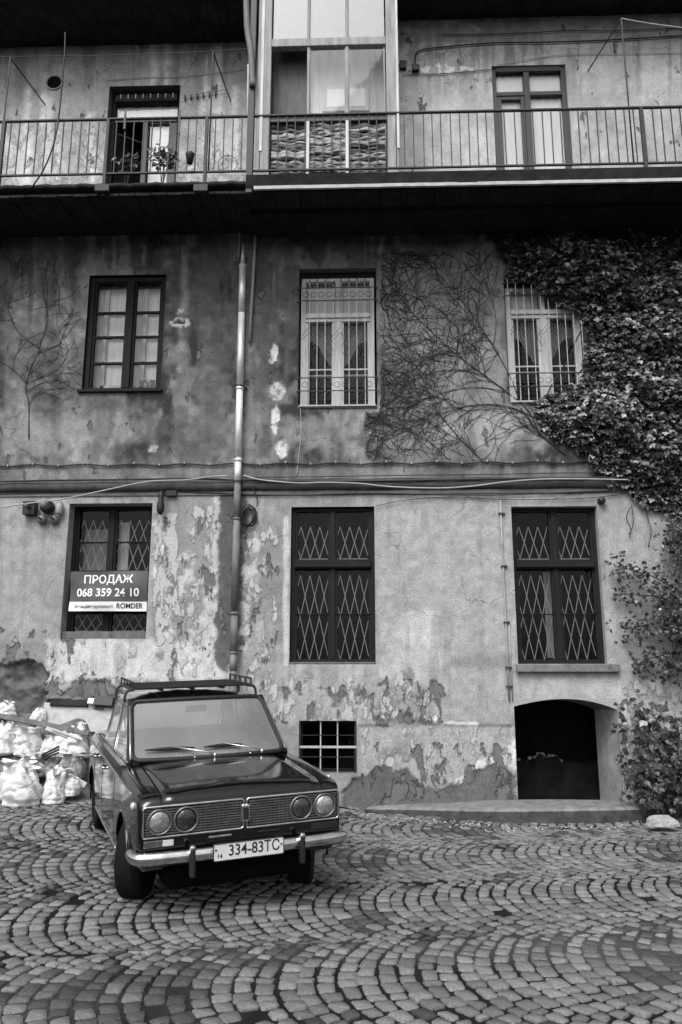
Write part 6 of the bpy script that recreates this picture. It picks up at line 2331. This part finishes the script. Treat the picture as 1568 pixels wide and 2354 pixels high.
rx = 1640
shrub('climbing_shrub', 'leafy climbing shrub reaching in from the right over the plaster', 'shrub', None,
      [([(1660, 1420, -.05), (1560, 1360, -.25), (1500, 1325, -.25), (1450, 1310, -.2), (1416, 1292, -.15)], .8), ([(1660, 1400, -.05), (1570, 1390, -.25), (1510, 1372, -.25), (1430, 1366, -.15)], .8), ([(1660, 1500, -.05), (1580, 1440, -.3), (1520, 1430, -.25), (1470, 1440, -.2), (1436, 1446, -.12)], .8),
       ([(1660, 1520, -.05), (1570, 1500, -.25), (1500, 1512, -.2), (1465, 1530, -.1)], .7), ([(1660, 1560, -.05), (1580, 1540, -.25), (1530, 1545, -.2)], .8), ([(1650, 1300, -.05), (1580, 1280, -.3), (1550, 1250, -.25), (1535, 1240, -.2)], .9),
       ([(1640, 1600, -.05), (1570, 1480, -.35), (1560, 1380, -.35), (1568, 1280, -.3), (1570, 1210, -.25)], 1), ([(1660, 1600, -.05), (1590, 1500, -.4), (1585, 1400, -.4), (1590, 1300, -.35), (1600, 1210, -.25)], 1), ([(1640, 1250, -.05), (1570, 1220, -.2), (1540, 1200, -.1)], .8),
       ([(1660, 1480, -.05), (1560, 1470, -.3), (1540, 1420, -.3), (1545, 1360, -.3)], 1)], .055, 9, -.2, 160, (9, 8, 5, 2, .6, .2), 16)
gx_, gy_ = onZ(1560, 1868, .1)[:2]
shrub('leafy_bush', 'bush with broad leaves growing beside the arched opening', 'bush', None,
      [([(1560, 1848, -.3), (1530, 1790, -.3), (1490, 1720, -.3), (1465, 1660, -.28), (1470, 1635, -.25)], 1), ([(1570, 1848, -.35), (1540, 1770, -.4), (1520, 1700, -.4), (1510, 1650, -.35)], 1), ([(1580, 1850, -.35), (1560, 1760, -.42), (1560, 1680, -.4), (1550, 1640, -.35)], 1),
       ([(1550, 1850, -.4), (1510, 1810, -.45), (1480, 1790, -.42), (1465, 1800, -.4)], 1), ([(1540, 1850, -.4), (1500, 1830, -.5), (1470, 1835, -.45)], 1), ([(1590, 1850, -.4), (1560, 1820, -.5), (1530, 1800, -.5), (1510, 1770, -.45)], 1),
       ([(1600, 1850, -.4), (1590, 1760, -.45), (1600, 1690, -.4)], 1), ([(1545, 1850, -.35), (1510, 1780, -.38), (1480, 1740, -.32), (1462, 1740, -.25)], .8)], .10, 3, -.35, 140, (8, 8, 6, 2, .5, .2), 20)


# ---- plants on the balcony
def pot_plant(label, px, py, Y, size, n, leafs, k_t):
    t_ = thing('potted_plant', label, 'plant', 'plants on the balcony')
    p = onY(px, py, Y)
    z0_ = 8.461
    MB().lathe([(.08, 0), (.11, .2), (.12, .2), (.12, .23), (.1, .23), (.095, .21), (0, .21)], 16, Matrix.Translation((p[0], Y, z0_))).obj('pot', 'terracotta', t_)
    items = []
    for i in range(n):
        a_ = random.uniform(0, 2 * PI); r_ = size * random.random() ** .5
        c = Vector((p[0] + r_ * math.cos(a_), Y + r_ * math.sin(a_) * .6, p[2] + random.uniform(-.6, .7) * size))
        items.append((leaf_xf(c, leafs * random.uniform(.7, 1.2), (random.gauss(0, .7), -1, random.gauss(.5, .5)), random.gauss(0, 1)), random.choices(range(6), k_t)[0]))
    for i in range(5):
        MB().tube(smooth_poly([(p[0], Y, z0_ + .2), (p[0] + random.uniform(-.05, .05), Y, (z0_ + .2 + p[2]) / 2), (p[0] + random.uniform(-1, 1) * size * .7, Y, p[2] + random.uniform(0, .6) * size)], 4), .006, 4).obj('stem', 'vine_bark', t_)
    plant_leaves(t_, items, 30)


pot_plant('bushy potted plant in front of the open balcony door', 376, 362, -.75, .22, 110, .075, (4, 5, 4, 3, 1, .5))
pot_plant('darker potted plant at the left side of the open balcony door', 292, 372, -.7, .17, 70, .075, (6, 5, 3, 1, .3, .1))
t_ = thing('hanging_pot', 'small dark pot hanging on the railing right of the plants', 'pot')
p = onY(438, 368, YR - .05)
MB().lathe([(.035, -.08), (.06, .05), (.066, .07), (.055, .07), (.03, .0), (0, .0)], 14, Matrix.Translation((p[0], YR - .085, p[2]))).obj('pot', 'iron', t_)
MB().tube([(p[0], YR - .09, p[2] + .06), (p[0], YR - .03, p[2] + .16), (p[0], YR + .01, p[2] + .14)], .005, 4).obj('hook', 'iron', t_)
t_ = thing('wire_hoop', 'thin wire hoop leaning on the wall behind the railing', 'hoop')
p = onY(523, 375, -.06)
MB().tube([(p[0] + .15 * math.cos(a), -.04, p[2] + .15 * math.sin(a)) for a in np.linspace(0, 2 * PI, 29)[:-1]], .006, 5, closed=True).obj('hoop', 'iron', t_)
# pegs on the wire
t_ = thing('peg_row', 'row of small pegs on the wire beside the open balcony door', 'pegs')
for i in range(6):
    p = onY(425 + i * 14, 222 - i * 2, -.05)
    MB().box(p[0] - .008, p[0] + .008, -.055, .0, p[2] - .05, p[2] + .03).obj('peg', 'iron', t_)
bpy.context.view_layer.update()
